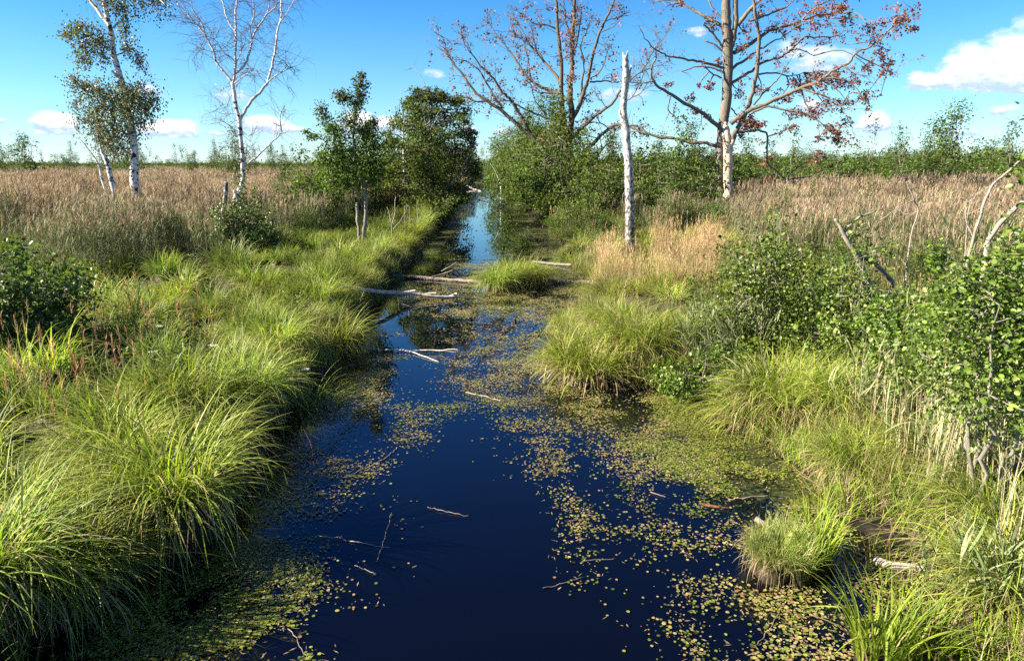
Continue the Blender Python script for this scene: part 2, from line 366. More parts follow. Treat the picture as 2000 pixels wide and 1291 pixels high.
# ------------------------------------------------------------------ blades (grass, sedge, reeds)
def blades(rng, n, rad, L, w, lean, droop, pal, S=6, root=None, az=None, tippal=None, zoff=0.0, outward=1.0, lvar=0.3, tipmix=0.5, fold=0.0):
    if root is None:
        r = rad * np.sqrt(rng.random(n)); a = rng.random(n) * 2 * np.pi
        root = np.stack([r * np.cos(a), r * np.sin(a), np.full(n, zoff)], 1)
        if az is None: az = a + rng.standard_normal(n) * (0.85 + (1 - outward) * 3)
    elif az is None: az = rng.random(n) * 2 * np.pi
    Ln = L * (1 - lvar + 2 * lvar * rng.random(n)); th0 = np.abs(rng.normal(lean, lean * 0.5, n)); dr = droop * rng.uniform(0.5, 1.4, n)
    s = np.linspace(0, 1, S + 1)
    kink = (rng.random(n) < .13)[:, None] * rng.uniform(.6, 1.7, (n, 1)) * (s[None, :] > rng.uniform(.35, .8, (n, 1)))
    th = np.clip(th0[:, None] + dr[:, None] * s[None, :] ** 1.4 + kink * (droop > .3), 0, 2.9)
    ds = Ln[:, None] / S
    az2 = az[:, None] + (rng.standard_normal(n) * 0.45)[:, None] * s[None, :]
    dx = np.sin(th) * np.cos(az2) * ds; dy = np.sin(th) * np.sin(az2) * ds; dz = np.cos(th) * ds
    P = np.stack([np.cumsum(dx, 1) - dx, np.cumsum(dy, 1) - dy, np.cumsum(dz, 1) - dz], -1) + root[:, None, :]
    side = np.stack([-np.sin(az2), np.cos(az2), np.zeros_like(az2)], -1)
    tw = rng.standard_normal(n)[:, None, None] * 0.6
    side = unit(side + tw * np.array([0, 0, 1.0]) * 0.5)
    wd = (w * rng.uniform(0.6, 1.3, n))[:, None] * np.clip(1.05 - s[None, :] ** 2, 0.08, 1) * np.minimum(1, 0.55 + s[None, :] * 2)
    A = P + side * wd[..., None] * .5; B = P - side * wd[..., None] * .5
    V = np.stack([A, B], 2).reshape(-1, 3)
    k = (np.arange(n) * (S + 1) * 2)[:, None] + (np.arange(S) * 2)[None, :]
    Q = np.stack([k, k + 1, k + 3, k + 2], -1).reshape(-1, 4)
    c0 = lerp_cols(rng, pal, n); c1 = lerp_cols(rng, tippal, n) if tippal is not None else c0
    m = (s ** 2)[None, :, None] * tipmix if tippal is not None else np.zeros((1, S + 1, 1))
    C = c0[:, None, :] * (1 - m) + c1[:, None, :] * m
    C = np.repeat(C, 2, 1).reshape(-1, 3)
    return V, Q, C, P

SEDGE = [(0.15, 0.24, 0.015), (0.24, 0.34, 0.02), (0.34, 0.42, 0.035), (0.09, 0.16, 0.012), (0.46, 0.48, 0.11), (0.06, 0.11, 0.012)]
FRESH = [(0.12, 0.22, 0.02), (0.20, 0.30, 0.03), (0.28, 0.36, 0.05)]
SEDGE_TIP = [(0.46, 0.42, 0.14), (0.58, 0.48, 0.25), (0.32, 0.33, 0.06)]
STRAW = [(0.46, 0.36, 0.17), (0.60, 0.48, 0.26), (0.36, 0.26, 0.11), (0.54, 0.38, 0.20)]
DEADB = [(0.20, 0.13, 0.07), (0.36, 0.26, 0.15), (0.50, 0.40, 0.26)]
REEDG = [(0.10, 0.14, 0.05), (0.17, 0.21, 0.08), (0.26, 0.27, 0.14), (0.08, 0.12, 0.035)]
PLUME = [(0.32, 0.20, 0.125), (0.42, 0.30, 0.18), (0.20, 0.12, 0.085), (0.46, 0.37, 0.26), (0.24, 0.20, 0.12), (0.17, 0.13, 0.10)]

def tussock_mesh(seed, n=700, rad=0.28, L=0.95, w=0.007, lean=0.5, droop=1.5, pal=SEDGE, tip=SEDGE_TIP, dead=0.25, skirt=0.35, S=7, zoff=0.12):
    rng = np.random.default_rng(seed); L_ = Leaves()
    V, Q, C, _ = blades(rng, n, rad, L, w, lean, droop, pal, S, tippal=tip, zoff=zoff); L_.add(V, Q, C)
    nd = int(n * dead)
    V, Q, C, _ = blades(rng, nd, rad * 1.05, L * 0.75, w, lean * 1.5, droop * 1.2, DEADB + STRAW, S, zoff=zoff); L_.add(V, Q, C)
    if skirt:  # hanging dead skirt round the base
        a = rng.random(nd) * 6.283; root = np.stack([np.cos(a) * rad * 1.05, np.sin(a) * rad * 1.05, rng.uniform(zoff, zoff + 0.12, nd)], 1)
        V, Q, C, _ = blades(rng, nd, 0, skirt, w, 1.9, 0.9, DEADB, 4, root=root, az=a + rng.standard_normal(nd) * .3); L_.add(V, Q, C)
    # peat core so the tussock is not hollow
    t = np.linspace(0, 6.283, 13)[:-1]; rings = []
    for h, r in ((-0.3, 0.9), (0.0, 1.0), (zoff + 0.02 * L, 0.75), (zoff + 0.10 * L, 0.25)):
        rr = rad * r * (1 + 0.12 * rng.standard_normal(12)); rings.append(np.stack([np.cos(t) * rr, np.sin(t) * rr, np.full(12, h)], 1))
    V = np.concatenate(rings); i = np.arange(12); k = (i + 1) % 12
    Q = np.concatenate([np.stack([j * 12 + i, j * 12 + k, j * 12 + 12 + k, j * 12 + 12 + i], 1) for j in range(3)])
    L_.add(V, Q, np.tile(np.array([[0.05, 0.035, 0.02]]), (len(V), 1)))
    return L_.mesh('tussock', M['grass'])

def reed_mesh(seed, n=46, rad=0.6, h=1.75, w=0.008, green=0.5, plume=0.75, lw=0.022, leafn=5, stempal=None):
    rng = np.random.default_rng(seed); L_ = Leaves()
    pal = REEDG if green > 0.5 else [tuple(np.array(a) * green * 1.0 + np.array(b) * (1 - green)) for a, b in zip(REEDG, [(0.26, 0.20, 0.11), (0.38, 0.31, 0.19), (0.48, 0.42, 0.28), (0.18, 0.13, 0.075)])]
    V, Q, C, P = blades(rng, n, rad, h, w, 0.07, 0.16, stempal or [(0.22, 0.19, 0.10), (0.30, 0.26, 0.15), (0.16, 0.16, 0.08)], 4, outward=0.0, lvar=0.17); L_.add(V, Q, C)
    wind = 0.6
    for k in range(leafn):
        f = (k + 1.2) / (leafn + 1.0); i = f * 4; i0 = int(i); t = i - i0
        root = P[:, i0] * (1 - t) + P[:, min(i0 + 1, 4)] * t
        az = rng.random(n) * 6.283 * 0.7 + wind
        V, Q, C, _ = blades(rng, n, 0, 0.36, lw, 0.55, 0.9, pal, 3, root=root, az=az); L_.add(V, Q, C)
    if plume:
        m = int(n * plume); tip = P[:m, -1]
        for k in range(9):
            root = tip - np.array([0, 0, 0.03]) * k
            az = wind + rng.standard_normal(m) * 0.8
            V, Q, C, _ = blades(rng, m, 0, 0.17, 0.016, 0.4, 0.9, PLUME, 2, root=root, az=az); L_.add(V, Q, C)
    return L_.mesh('reed_patch', M['reed'])

def herb_mesh(seed, n=16, h=.55):
    rng = np.random.default_rng(seed); L_ = Leaves()
    V, Q, C, P = blades(rng, n, .3, h, .006, .2, .35, [(0.14, 0.18, 0.05), (0.22, 0.2, 0.08)], 6, outward=.3); L_.add(V, Q, C)
    q = P[:, 1:].reshape(-1, 3); q = np.repeat(q, 5, 0) + rng.standard_normal((len(q) * 5, 3)) * .025
    L_.add(*leaves(q, .055, rng, [(0.09, 0.16, 0.02), (0.15, 0.23, 0.03), (0.2, 0.27, 0.06)], up=.5, aspect=.42, rnd=True)); return L_.mesh('herb', M['grass'])
def tallgrass_mesh(seed, n=200, rad=0.35, L=0.72, pal=STRAW, w=0.007, plume=34, ph=.98, ppal=None, lean=0.16, droop=0.5):
    rng = np.random.default_rng(seed); L_ = Leaves()
    V, Q, C, _ = blades(rng, n, rad, L, w, lean, droop, pal, 6, outward=0.5); L_.add(V, Q, C)
    V, Q, C, _ = blades(rng, n // 2, rad, L * .7, w, lean * 1.4, droop * 1.6, SEDGE, 6, outward=0.5); L_.add(V, Q, C)
    if plume:
        V, Q, C, P = blades(rng, plume, rad, ph, 0.005, 0.1, 0.2, STRAW, 5, outward=0.4); L_.add(V, Q, C)
        tip = P[:, -1]
        for k in range(7):
            root = tip - np.array([0, 0, 0.03]) * k
            V, Q, C, _ = blades(rng, plume, 0, 0.085, 0.010, 0.25, 0.4, ppal or [(0.50, 0.34, 0.18), (0.58, 0.42, 0.24), (0.44, 0.27, 0.15)], 2, root=root); L_.add(V, Q, C)
    return L_.mesh('tall_grass', M['reed'])

# ------------------------------------------------------------------ scatter (geometry nodes)
def scatter(name, P, rot, scl, idx, meshes, label, cat):
    P = np.asarray(P, np.float32)
    me = bpy.data.meshes.new(name); me.vertices.add(len(P)); me.vertices.foreach_set('co', P.ravel())
    a = me.attributes.new('rot', 'FLOAT_VECTOR', 'POINT'); a.data.foreach_set('vector', np.asarray(rot, np.float32).ravel())
    a = me.attributes.new('scl', 'FLOAT_VECTOR', 'POINT'); a.data.foreach_set('vector', np.asarray(scl, np.float32).ravel())
    a = me.attributes.new('idx', 'INT', 'POINT'); a.data.foreach_set('value', np.asarray(idx, np.int32))
    o = link(name, me, kind='stuff', label=label, category=cat)
    c = bpy.data.collections.new(name + '_source')
    for k, m in enumerate(meshes):
        c.objects.link(bpy.data.objects.new('%s_source_%02d' % (name, k), m))
    ng = bpy.data.node_groups.new(name, 'GeometryNodeTree')
    ng.interface.new_socket('Geometry', in_out='INPUT', socket_type='NodeSocketGeometry')
    ng.interface.new_socket('Geometry', in_out='OUTPUT', socket_type='NodeSocketGeometry')
    N = ng.nodes; gi = N.new('NodeGroupInput'); go = N.new('NodeGroupOutput')
    ip = N.new('GeometryNodeInstanceOnPoints'); ci = N.new('GeometryNodeCollectionInfo')
    ci.inputs['Collection'].default_value = c; ci.inputs['Separate Children'].default_value = True; ci.inputs['Reset Children'].default_value = True
    ip.inputs['Pick Instance'].default_value = True
    def attr(nm, dt):
        n = N.new('GeometryNodeInputNamedAttribute'); n.data_type = dt; n.inputs['Name'].default_value = nm
        return n.outputs['Attribute']
    Lk = ng.links
    Lk.new(gi.outputs[0], ip.inputs['Points']); Lk.new(ci.outputs[0], ip.inputs['Instance'])
    Lk.new(attr('idx', 'INT'), ip.inputs['Instance Index']); Lk.new(attr('rot', 'FLOAT_VECTOR'), ip.inputs['Rotation']); Lk.new(attr('scl', 'FLOAT_VECTOR'), ip.inputs['Scale'])
    Lk.new(ip.outputs[0], go.inputs[0])
    md = o.modifiers.new('scatter', 'NODES'); md.node_group = ng
    return o

# ------------------------------------------------------------------ terrain
LE = [(-60, 1400), (30, 1291), (150, 1185), (300, 1115), (395, 1060), (430, 960), (465, 890), (540, 820), (600, 760), (645, 690), (690, 640), (715, 600), (750, 560), (778, 530), (800, 500), (835, 465), (868, 432)]
RE = [(1960, 1400), (1890, 1291), (1800, 1190), (1730, 1090), (1660, 1000), (1590, 920), (1480, 850), (1420, 795), (1350, 768), (1160, 745), (1090, 700), (1085, 660), (1110, 620), (1168, 580), (1170, 545), (1120, 515), (1100, 490), (1075, 450)]
def edge_table(E, far):
    xs, ys = zip(*[at_z(a, b) for a, b in E]); xs = list(map(float, xs)); ys = list(map(float, ys))
    for Y in (60, 90, 130, 400, 6000): xs.append(0.0 - 0.0345 * Y + far); ys.append(float(Y))
    return np.array([-50] + ys), np.array([xs[0]] + xs)
LY, LX = edge_table(LE, -2.9); RY, RX = edge_table(RE, 2.6)
def wig(Y, s): return 0.10 * np.sin(Y * 2.1 + s) + 0.06 * np.sin(Y * 5.3 + 2 * s) + 0.04 * np.sin(Y * 11.7 + s)
def eL(Y): return np.interp(Y, LY, LX) + wig(Y, 1.0)
def eR(Y): return np.interp(Y, RY, RX) + wig(Y, 4.0)
def inland(x, Y):
    return np.maximum(eL(Y) - x, x - eR(Y))
def gz(x, Y):
    x = np.asarray(x, float); Y = np.asarray(Y, float)
    dl = eL(Y) - x; dr = x - eR(Y); left = dl > dr; d = np.maximum(dl, dr)
    zl = np.interp(d, [-2, -.5, -.05, .10, .3, 1.2], [-.8, -.5, -.08, .34, .44, .42])
    zr = np.interp(d, [-2, -.5, -.05, .25, .7, 1.6], [-.8, -.4, -.03, .07, .22, .38])
    z = np.where(left, zl, zr)
    nz = 0.07 * np.sin(x * 1.3 + 0.7 * np.sin(Y * .9)) * np.sin(Y * 1.1) + 0.04 * np.sin(x * 3.1 + Y * 2.3) + .1 * np.sin(x * .21 + 1) * np.sin(Y * .17)
    return z + nz * np.clip((d - .2) / 1.0, 0, 1)
def build_ground():
    ys = [-12.0]
    while ys[-1] < 7000: ys.append(ys[-1] + max(0.22, 0.018 * ys[-1] if ys[-1] > 0 else 0.5))
    ys = np.array(ys)
    offs = np.concatenate([[0.0, 0.06, 0.12, .2, .3, .42, .6, .8, 1.05], np.geomspace(1.3, 6500, 70)])
    inner = np.linspace(0.04, 0.96, 13)
    rows = []
    for Y in ys:
        a, b = eL(Y), eR(Y)
        x = np.concatenate([(a - offs)[::-1], a + (b - a) * inner, b + offs]); rows.append(np.stack([x, np.full_like(x, Y), gz(x, Y)], 1))
    n = len(rows[0]); V = np.concatenate(rows); m = len(ys)
    i = (np.arange(m - 1) * n)[:, None]; j = np.arange(n - 1)[None, :]
    Q = np.stack([i + j, i + j + 1, i + n + j + 1, i + n + j], -1).reshape(-1, 4)
    link('ground', make_mesh('ground', V, Q, M['ground'], smooth=True), kind='structure')

def inpoly(px, py, poly):
    px = np.asarray(px); py = np.asarray(py); c = np.zeros(px.shape, bool); n = len(poly)
    for i in range(n):
        x1, y1 = poly[i]; x2, y2 = poly[(i + 1) % n]
        k = ((y1 > py) != (y2 > py)) & (px < (x2 - x1) * (py - y1) / (y2 - y1 + 1e-9) + x1); c ^= k
    return c
# where the photograph shows floating plants: (outline, leaf cover, film cover)
PADS = [
    ([(1270, 745), (1350, 765), (1440, 830), (1580, 900), (1680, 1000), (1600, 1040), (1440, 975), (1330, 945), (1270, 880)], 0.70, 0.60),
    ([(1060, 700), (1160, 740), (1280, 745), (1290, 930), (1190, 880), (1110, 800), (1000, 765)], 0.48, 0.22),
    ([(1150, 880), (1300, 930), (1440, 970), (1500, 1050), (1470, 1150), (1560, 1291), (1600, 1400), (1180, 1400), (1230, 1250), (1120, 1130), (1095, 985)], 0.36, 0.0),
    ([(1450, 1180), (1700, 1100), (1830, 1200), (1900, 1400), (1500, 1400)], 0.55, 0.2),
    ([(60, 1420), (130, 1250), (480, 1085), (560, 1100), (640, 1150), (620, 1230), (600, 1420)], 0.66, 0.25),
    ([(540, 1060), (640, 1050), (700, 1060), (770, 1100), (740, 1190), (640, 1230), (560, 1180)], 0.40, 0.0),
    ([(730, 1010), (800, 985), (870, 1000), (830, 1030), (760, 1060)], 0.30, 0.0),
    ([(500, 900), (640, 850), (780, 815), (850, 840), (880, 872), (820, 885), (740, 925), (650, 960), (520, 1000)], 0.50, 0.22),
    ([(600, 830), (680, 700), (760, 690), (780, 740), (720, 800), (620, 850)], 0.55, 0.30),
    ([(770, 800), (880, 812), (975, 790), (1000, 775), (1010, 790), (880, 828), (780, 812)], 0.75, 0.15),
    ([(880, 700), (1080, 680), (1110, 790), (1250, 900), (1130, 830), (960, 790)], 0.52, 0.10),
    ([(990, 870), (1070, 855), (1090, 885), (1020, 900)], 0.55, 0.0),
    ([(880, 640), (960, 625), (1080, 620), (1090, 700), (900, 700)], 0.35, 0.10),
    ([(720, 575), (900, 575), (1160, 575), (1110, 630), (900, 600), (760, 595)], 0.42, 0.16),
    ([(760, 550), (1170, 548), (1165, 580), (740, 580)], 0.45, 0.28),
    ([(1040, 510), (1045, 475), (1100, 490), (1170, 550), (1080, 552), (1060, 530)], 0.45, 0.5),
    ([(890, 522), (960, 505), (1040, 512), (1060, 545), (930, 548)], 0.5, 0.22),
    ([(1035, 480), (1000, 430), (985, 400), (1060, 400), (1100, 490)], 0.25, 0.55),
    ([(985, 410), (972, 368), (1000, 368), (1060, 420)], 0.2, 0.55),
    ([(800, 520), (840, 460), (880, 415), (905, 425), (880, 470), (850, 500), (830, 530)], 0.3, 0.62),
    ([(880, 420), (900, 400), (930, 372), (935, 400), (925, 425)], 0.2, 0.6),
    ([(1560, 1000), (1700, 980), (1830, 1180), (1700, 1180), (1600, 1080)], 0.25, 0.2),
]
def cover(px, py, which):
    c = np.zeros(np.shape(px))
    for p in PADS:
        poly = np.array(p[0]); ins = inpoly(px, py, p[0]); c = np.where(ins, np.maximum(c, p[which]), c)
    return c
def build_water():
    ys = [-12.0]
    while ys[-1] < 700: ys.append(ys[-1] + max(0.12, 0.007 * ys[-1] if ys[-1] > 0 else .3))
    ys = np.array(ys); t = np.linspace(-0.08, 1.08, 90); rows = []
    for Y in ys:
        a, b = eL(Y) - .15, eR(Y) + .25; x = a + (b - a) * t; rows.append(np.stack([x, np.full_like(x, Y), np.zeros_like(x)], 1))
    n = len(t); V = np.concatenate(rows); m = len(ys)
    i = (np.arange(m - 1) * n)[:, None]; j = np.arange(n - 1)[None, :]
    Q = np.stack([i + j, i + j + 1, i + n + j + 1, i + n + j], -1).reshape(-1, 4)
    me = make_mesh('canal_water', V, Q, M['water'], smooth=True)
    px, py = to_px(V[:, 0], V[:, 1], V[:, 2]); s = cover(px, py, 2)
    s = s.reshape(m, n)
    for _ in range(3):
        s[1:-1, 1:-1] = (s[1:-1, 1:-1] * 2 + s[:-2, 1:-1] + s[2:, 1:-1] + s[1:-1, :-2] + s[1:-1, 2:]) / 6
    s = s.ravel()
    a = me.attributes.new('scum', 'FLOAT', 'POINT'); a.data.foreach_set('value', s.astype(np.float32))
    link('water', me, kind='structure')
build_ground(); build_water()

def snoise(x, y, sc, seed):
    """cheap smooth value noise 0..1"""
    rng = np.random.default_rng(seed); G = rng.random((64, 64)); x = np.asarray(x) / sc; y = np.asarray(y) / sc
    xi = np.floor(x).astype(int); yi = np.floor(y).astype(int); fx = x - xi; fy = y - yi; fx = fx * fx * (3 - 2 * fx); fy = fy * fy * (3 - 2 * fy)
    g = lambda a, b: G[a % 64, b % 64]
    return (g(xi, yi) * (1 - fx) + g(xi + 1, yi) * fx) * (1 - fy) + (g(xi, yi + 1) * (1 - fx) + g(xi + 1, yi + 1) * fx) * fy

def build_pads():
    rng = np.random.default_rng(5); N = 1500000
    Y = 1.5 + 60 * rng.random(N) ** 1.9; a = eL(Y); b = eR(Y); x = a + (b - a) * rng.random(N)
    # even density per square metre: weight by width * dY/du
    dens = (b - a) * (60 * 1.9 * ((Y - 1.5) / 60) ** (0.9 / 1.9)); keep = rng.random(N) < dens / 260.0 * np.where(Y < 14, 3.2, 0.9)
    x, Y = x[keep], Y[keep]
    px, py = to_px(x, Y, 0 * x); wx = snoise(x, Y, .7, 51) - .5; wy = snoise(x, Y, .6, 52) - .5; fz = np.minimum(1, 12 / Y)
    c = cover(px + fz * (wx * 110 + rng.standard_normal(len(x)) * 22), py + fz * (wy * 90 + rng.standard_normal(len(x)) * 14), 1)
    cl = 0.34 * snoise(x, Y, 0.8, 1) + 0.28 * snoise(x + 3, Y, 0.31, 2) + 0.22 * snoise(x, Y + 5, .12, 3) + .16 * snoise(x, Y, 2.1, 4)
    cl = 0.5 + (cl - .5) * np.where(c > .6, 1.3, 1.0)
    rid = 1 - np.abs(2 * (.6 * snoise(x, Y * .8, .9, 61) + .4 * snoise(x, Y, .3, 62)) - 1) * 1.6; cl = np.where(c > .6, cl, .38 * cl + .28 * rid + .34 * rng.random(len(x)) ** .8)
    k = rng.random(len(x)) < np.clip((cl - (0.84 - 0.66 * c)) * 3.0, 0.012, 1) * (c > 0) * (inland(x, Y) < 0.1) * np.minimum(1, c + .35)
    # a few strays
    k &= (c > 0)
    x, Y, c = x[k], Y[k], c[k]; n = len(x)
    r = (0.004 + 0.0135 * rng.random(n) ** 1.3) * np.where(Y > 14, 1.5, 1.0); th = rng.random(n) * 6.283
    S = 7; ang = np.linspace(0.25, 6.03, S)[None, :] + th[:, None]; tl = rng.standard_normal((n, 2)) * 0.12
    rx = r[:, None] * np.cos(ang) * rng.uniform(.8, 1.1, (n, 1)); ry = r[:, None] * np.sin(ang)
    V = np.stack([x[:, None] + rx, Y[:, None] + ry, 0.006 + rng.random((n, 1)) * .008 + np.abs(rx * tl[:, :1] + ry * tl[:, 1:])], -1)
    kk = (np.arange(n) * S)[:, None]
    T = np.concatenate([kk + np.array([[0, i, i + 1]]) for i in range(1, S - 1)])
    yel = snoise(x, Y, 1.2, 9)
    C = lerp_cols(rng, [(0.09, 0.13, 0.014), (0.14, 0.18, 0.02), (0.24, 0.25, 0.04), (0.05, 0.07, 0.012)], n, .35)
    D = lerp_cols(rng, [(0.32, 0.25, 0.09), (0.28, 0.15, 0.08), (0.34, 0.31, 0.15)], n)
    mz = (rng.random(n) < np.where(c < .6, .5, .08) + 0.1 * (yel - .5))[:, None]
    C = np.where(mz, D, C)
    link('floating_leaves', make_mesh('floating_leaves', V.reshape(-1, 3), None, M['pad'], np.repeat(C, S, 0), T=T), kind='stuff',
         label='small round floating leaves drifting on the dark water', category='water plants')
    print('pads', n)
    # dead bits of leaf and stem drifting among them
    m = 16000; i = rng.integers(0, n, m); q = np.stack([x[i], Y[i], np.full(m, .012)], 1) + rng.standard_normal((m, 3)) * np.array([.12, .12, 0]) * np.where(Y[i] > 14, 2, 1)[:, None]
    q = q[inland(q[:, 0], q[:, 1]) < 0]; m = len(q); a = rng.random(m) * 6.283; l = rng.uniform(.01, .035, m) * np.where(q[:, 1] > 14, 1.6, 1); w = rng.uniform(.002, .006, m) * np.where(q[:, 1] > 14, 2, 1)
    t = np.stack([np.cos(a) * l, np.sin(a) * l, rng.random(m) * .006], 1); b = np.stack([-np.sin(a) * w, np.cos(a) * w, 0 * a], 1)
    V = np.stack([q - t, q + b, q + t, q - b], 1).reshape(-1, 3); V[:, 2] = np.maximum(V[:, 2], .004)
    C = np.repeat(lerp_cols(rng, [(.30, .20, .10), (.16, .10, .05), (.42, .33, .20), (.20, .20, .06)], m), 4, 0)
    link('floating_debris', make_mesh('floating_debris', V, (np.arange(m) * 4)[:, None] + np.arange(4)[None, :], M['pad'], C), kind='stuff',
         label='dead leaf and stem fragments drifting among the floating leaves', category='debris')
build_pads()

# ------------------------------------------------------------------ ground cover vegetation
def ground_points(rng, n_per, y0, y1, xr, side, dmin=0.0):
    """random points on one bank; side -1 left, 1 right"""
    A = (y1 - y0) * xr * 2; n = int(A * n_per)
    Y = y0 + (y1 - y0) * rng.random(n); x = (rng.random(n) * 2 - 1) * xr
    lim = 0.80 * Y + 2.5
    k = (np.abs(x) < lim)
    x, Y = x[k], Y[k]
    d = np.where(side < 0, eL(Y) - x, x - eR(Y)); k = d > dmin
    x, Y, d = x[k], Y[k], d[k]
    px, py = to_px(x, Y, np.full_like(x, 0.35))
    return x, Y, d, px, py
# boundary (pixel line on the bank) between low sedge and tall reed
LB = ([-400, 0, 100, 300, 450, 540, 640, 700, 790, 860], [500, 500, 545, 535, 520, 478, 452, 428, 418, 400])
RB = ([940, 1060, 1120, 1240, 1300, 1420, 1500, 1700, 1850, 2000, 2500], [380, 410, 425, 445, 452, 455, 520, 560, 600, 640, 640])
def tilt_rot(rng, n, t=0.08): return np.stack([rng.standard_normal(n) * t, rng.standard_normal(n) * t, rng.random(n) * 6.283], 1)

def cover_left():
    rng = np.random.default_rng(11)
    ms = [tussock_mesh(100 + k, 200, 0.27, 0.60, 0.0135, 0.7, 1.4, skirt=0, dead=.3) for k in range(4)]
    ms += [tussock_mesh(110 + k, 200, 0.24, 0.50, 0.0135, 0.4, 1.1, pal=[(0.09, 0.15, 0.02), (0.13, 0.20, 0.03), (0.17, 0.24, 0.04)], skirt=0, dead=.1) for k in range(3)]
    ms += [herb_mesh(160 + k) for k in range(3)]
    x, Y, d, px, py = ground_points(rng, 3.6, 2.0, 46, 34, -1, 0.35)
    bd = np.interp(px, *LB); k = (py > bd + rng.standard_normal(len(px)) * 8)
    k &= rng.random(len(px)) < np.where(Y < 14, 1.0, 0.7)
    k &= (.6 * snoise(x, Y, .55, 71) + .4 * snoise(x, Y, 1.3, 72)) > .37
    x, Y, d = x[k], Y[k], d[k]; n = len(x)
    t = snoise(x, Y, 1.6, 21); idx = np.where(t + 0.2 * rng.random(n) > 0.58, rng.integers(4, 7, n), rng.integers(0, 4, n)); idx = np.where(rng.random(n) < .14, rng.integers(7, 10, n), idx)
    s = rng.uniform(0.6, 1.2, n) * (0.55 + 0.85 * snoise(x, Y, 1.1, 22)) * np.where(Y > 16, 1.12, 1)
    rt = tilt_rot(rng, n, .2); rt[:, 1] += .16
    P = np.stack([x, Y, gz(x, Y) - .06], 1)
    scatter('bank_grass', P, rt, np.stack([s, s, s * rng.uniform(.85, 1.15, n)], 1), idx, ms, 'green sedge and grass covering the left bank between its tussocks', 'grass')
    print('left grass', n)
def cover_right():
    rng = np.random.default_rng(12)
    ms = [tussock_mesh(120 + k, 200, 0.26, 0.60, 0.0135, 0.6, 1.4, skirt=0, dead=.55) for k in range(4)]
    ms += [tallgrass_mesh(130 + k) for k in range(3)]
    ms += [tallgrass_mesh(140 + k, pal=[(0.15, 0.19, 0.05), (0.22, 0.25, 0.08), (0.30, 0.28, 0.13)], plume=12) for k in range(3)]
    ms += [reed_mesh(150 + k, n=30, rad=.4, h=.85, green=1.0, plume=0, lw=.026, leafn=5, w=.009, stempal=[(.45, .38, .2), (.3, .3, .12), (.2, .24, .08)]) for k in range(3)]
    ms += [herb_mesh(170 + k, 20, .6) for k in range(3)]
    x, Y, d, px, py = ground_points(rng, 3.6, 2.0, 46, 34, 1, 0.15)
    bd = np.interp(px, *RB); k = (py > bd + rng.standard_normal(len(px)) * 8) & ~inpoly(px, py, [(1345, 770), (1440, 770), (1450, 850), (1340, 800)])
    k &= ~inpoly(px, py, [(1200, 462), (1262, 462), (1262, 515), (1200, 515)])
    k &= ~inpoly(px, py, [(1540, 940), (1720, 925), (1830, 1010), (1880, 1120), (1940, 1400), (1600, 1400)])
    k &= rng.random(len(px)) < np.where(Y < 14, 1.0, 0.75)
    k &= (.6 * snoise(x, Y, .6, 73) + .4 * snoise(x, Y, 1.3, 74)) > .40
    x, Y, d, px, py = x[k], Y[k], d[k], px[k], py[k]; n = len(x)
    tan = inpoly(px, py, [(1180, 500), (1270, 470), (1270, 440), (1400, 450), (1410, 530), (1340, 610), (1190, 600)])
    t = snoise(x, Y, 1.5, 31) + .25 * (rng.random(n) - .5)
    near = (Y < 13) & (px > 1350)
    idx = np.where(tan & (t > .60), rng.integers(4, 7, n), np.where(near & (t > .42), rng.integers(10, 13, n), np.where(t > .55, rng.integers(7, 10, n), rng.integers(0, 4, n)))); idx = np.where((rng.random(n) < .16) & ~tan, rng.integers(13, 16, n), idx)
    s = rng.uniform(0.65, 1.1, n) * np.where(Y > 16, 1.1, .85)
    P = np.stack([x, Y, gz(x, Y) - .06], 1)
    scatter('bank_grass', P, tilt_rot(rng, n, .12), np.stack([s, s, s * rng.uniform(.85, 1.15, n)], 1), idx, ms, 'mixed green and straw coloured grass covering the right bank', 'grass')
    print('right grass', n)
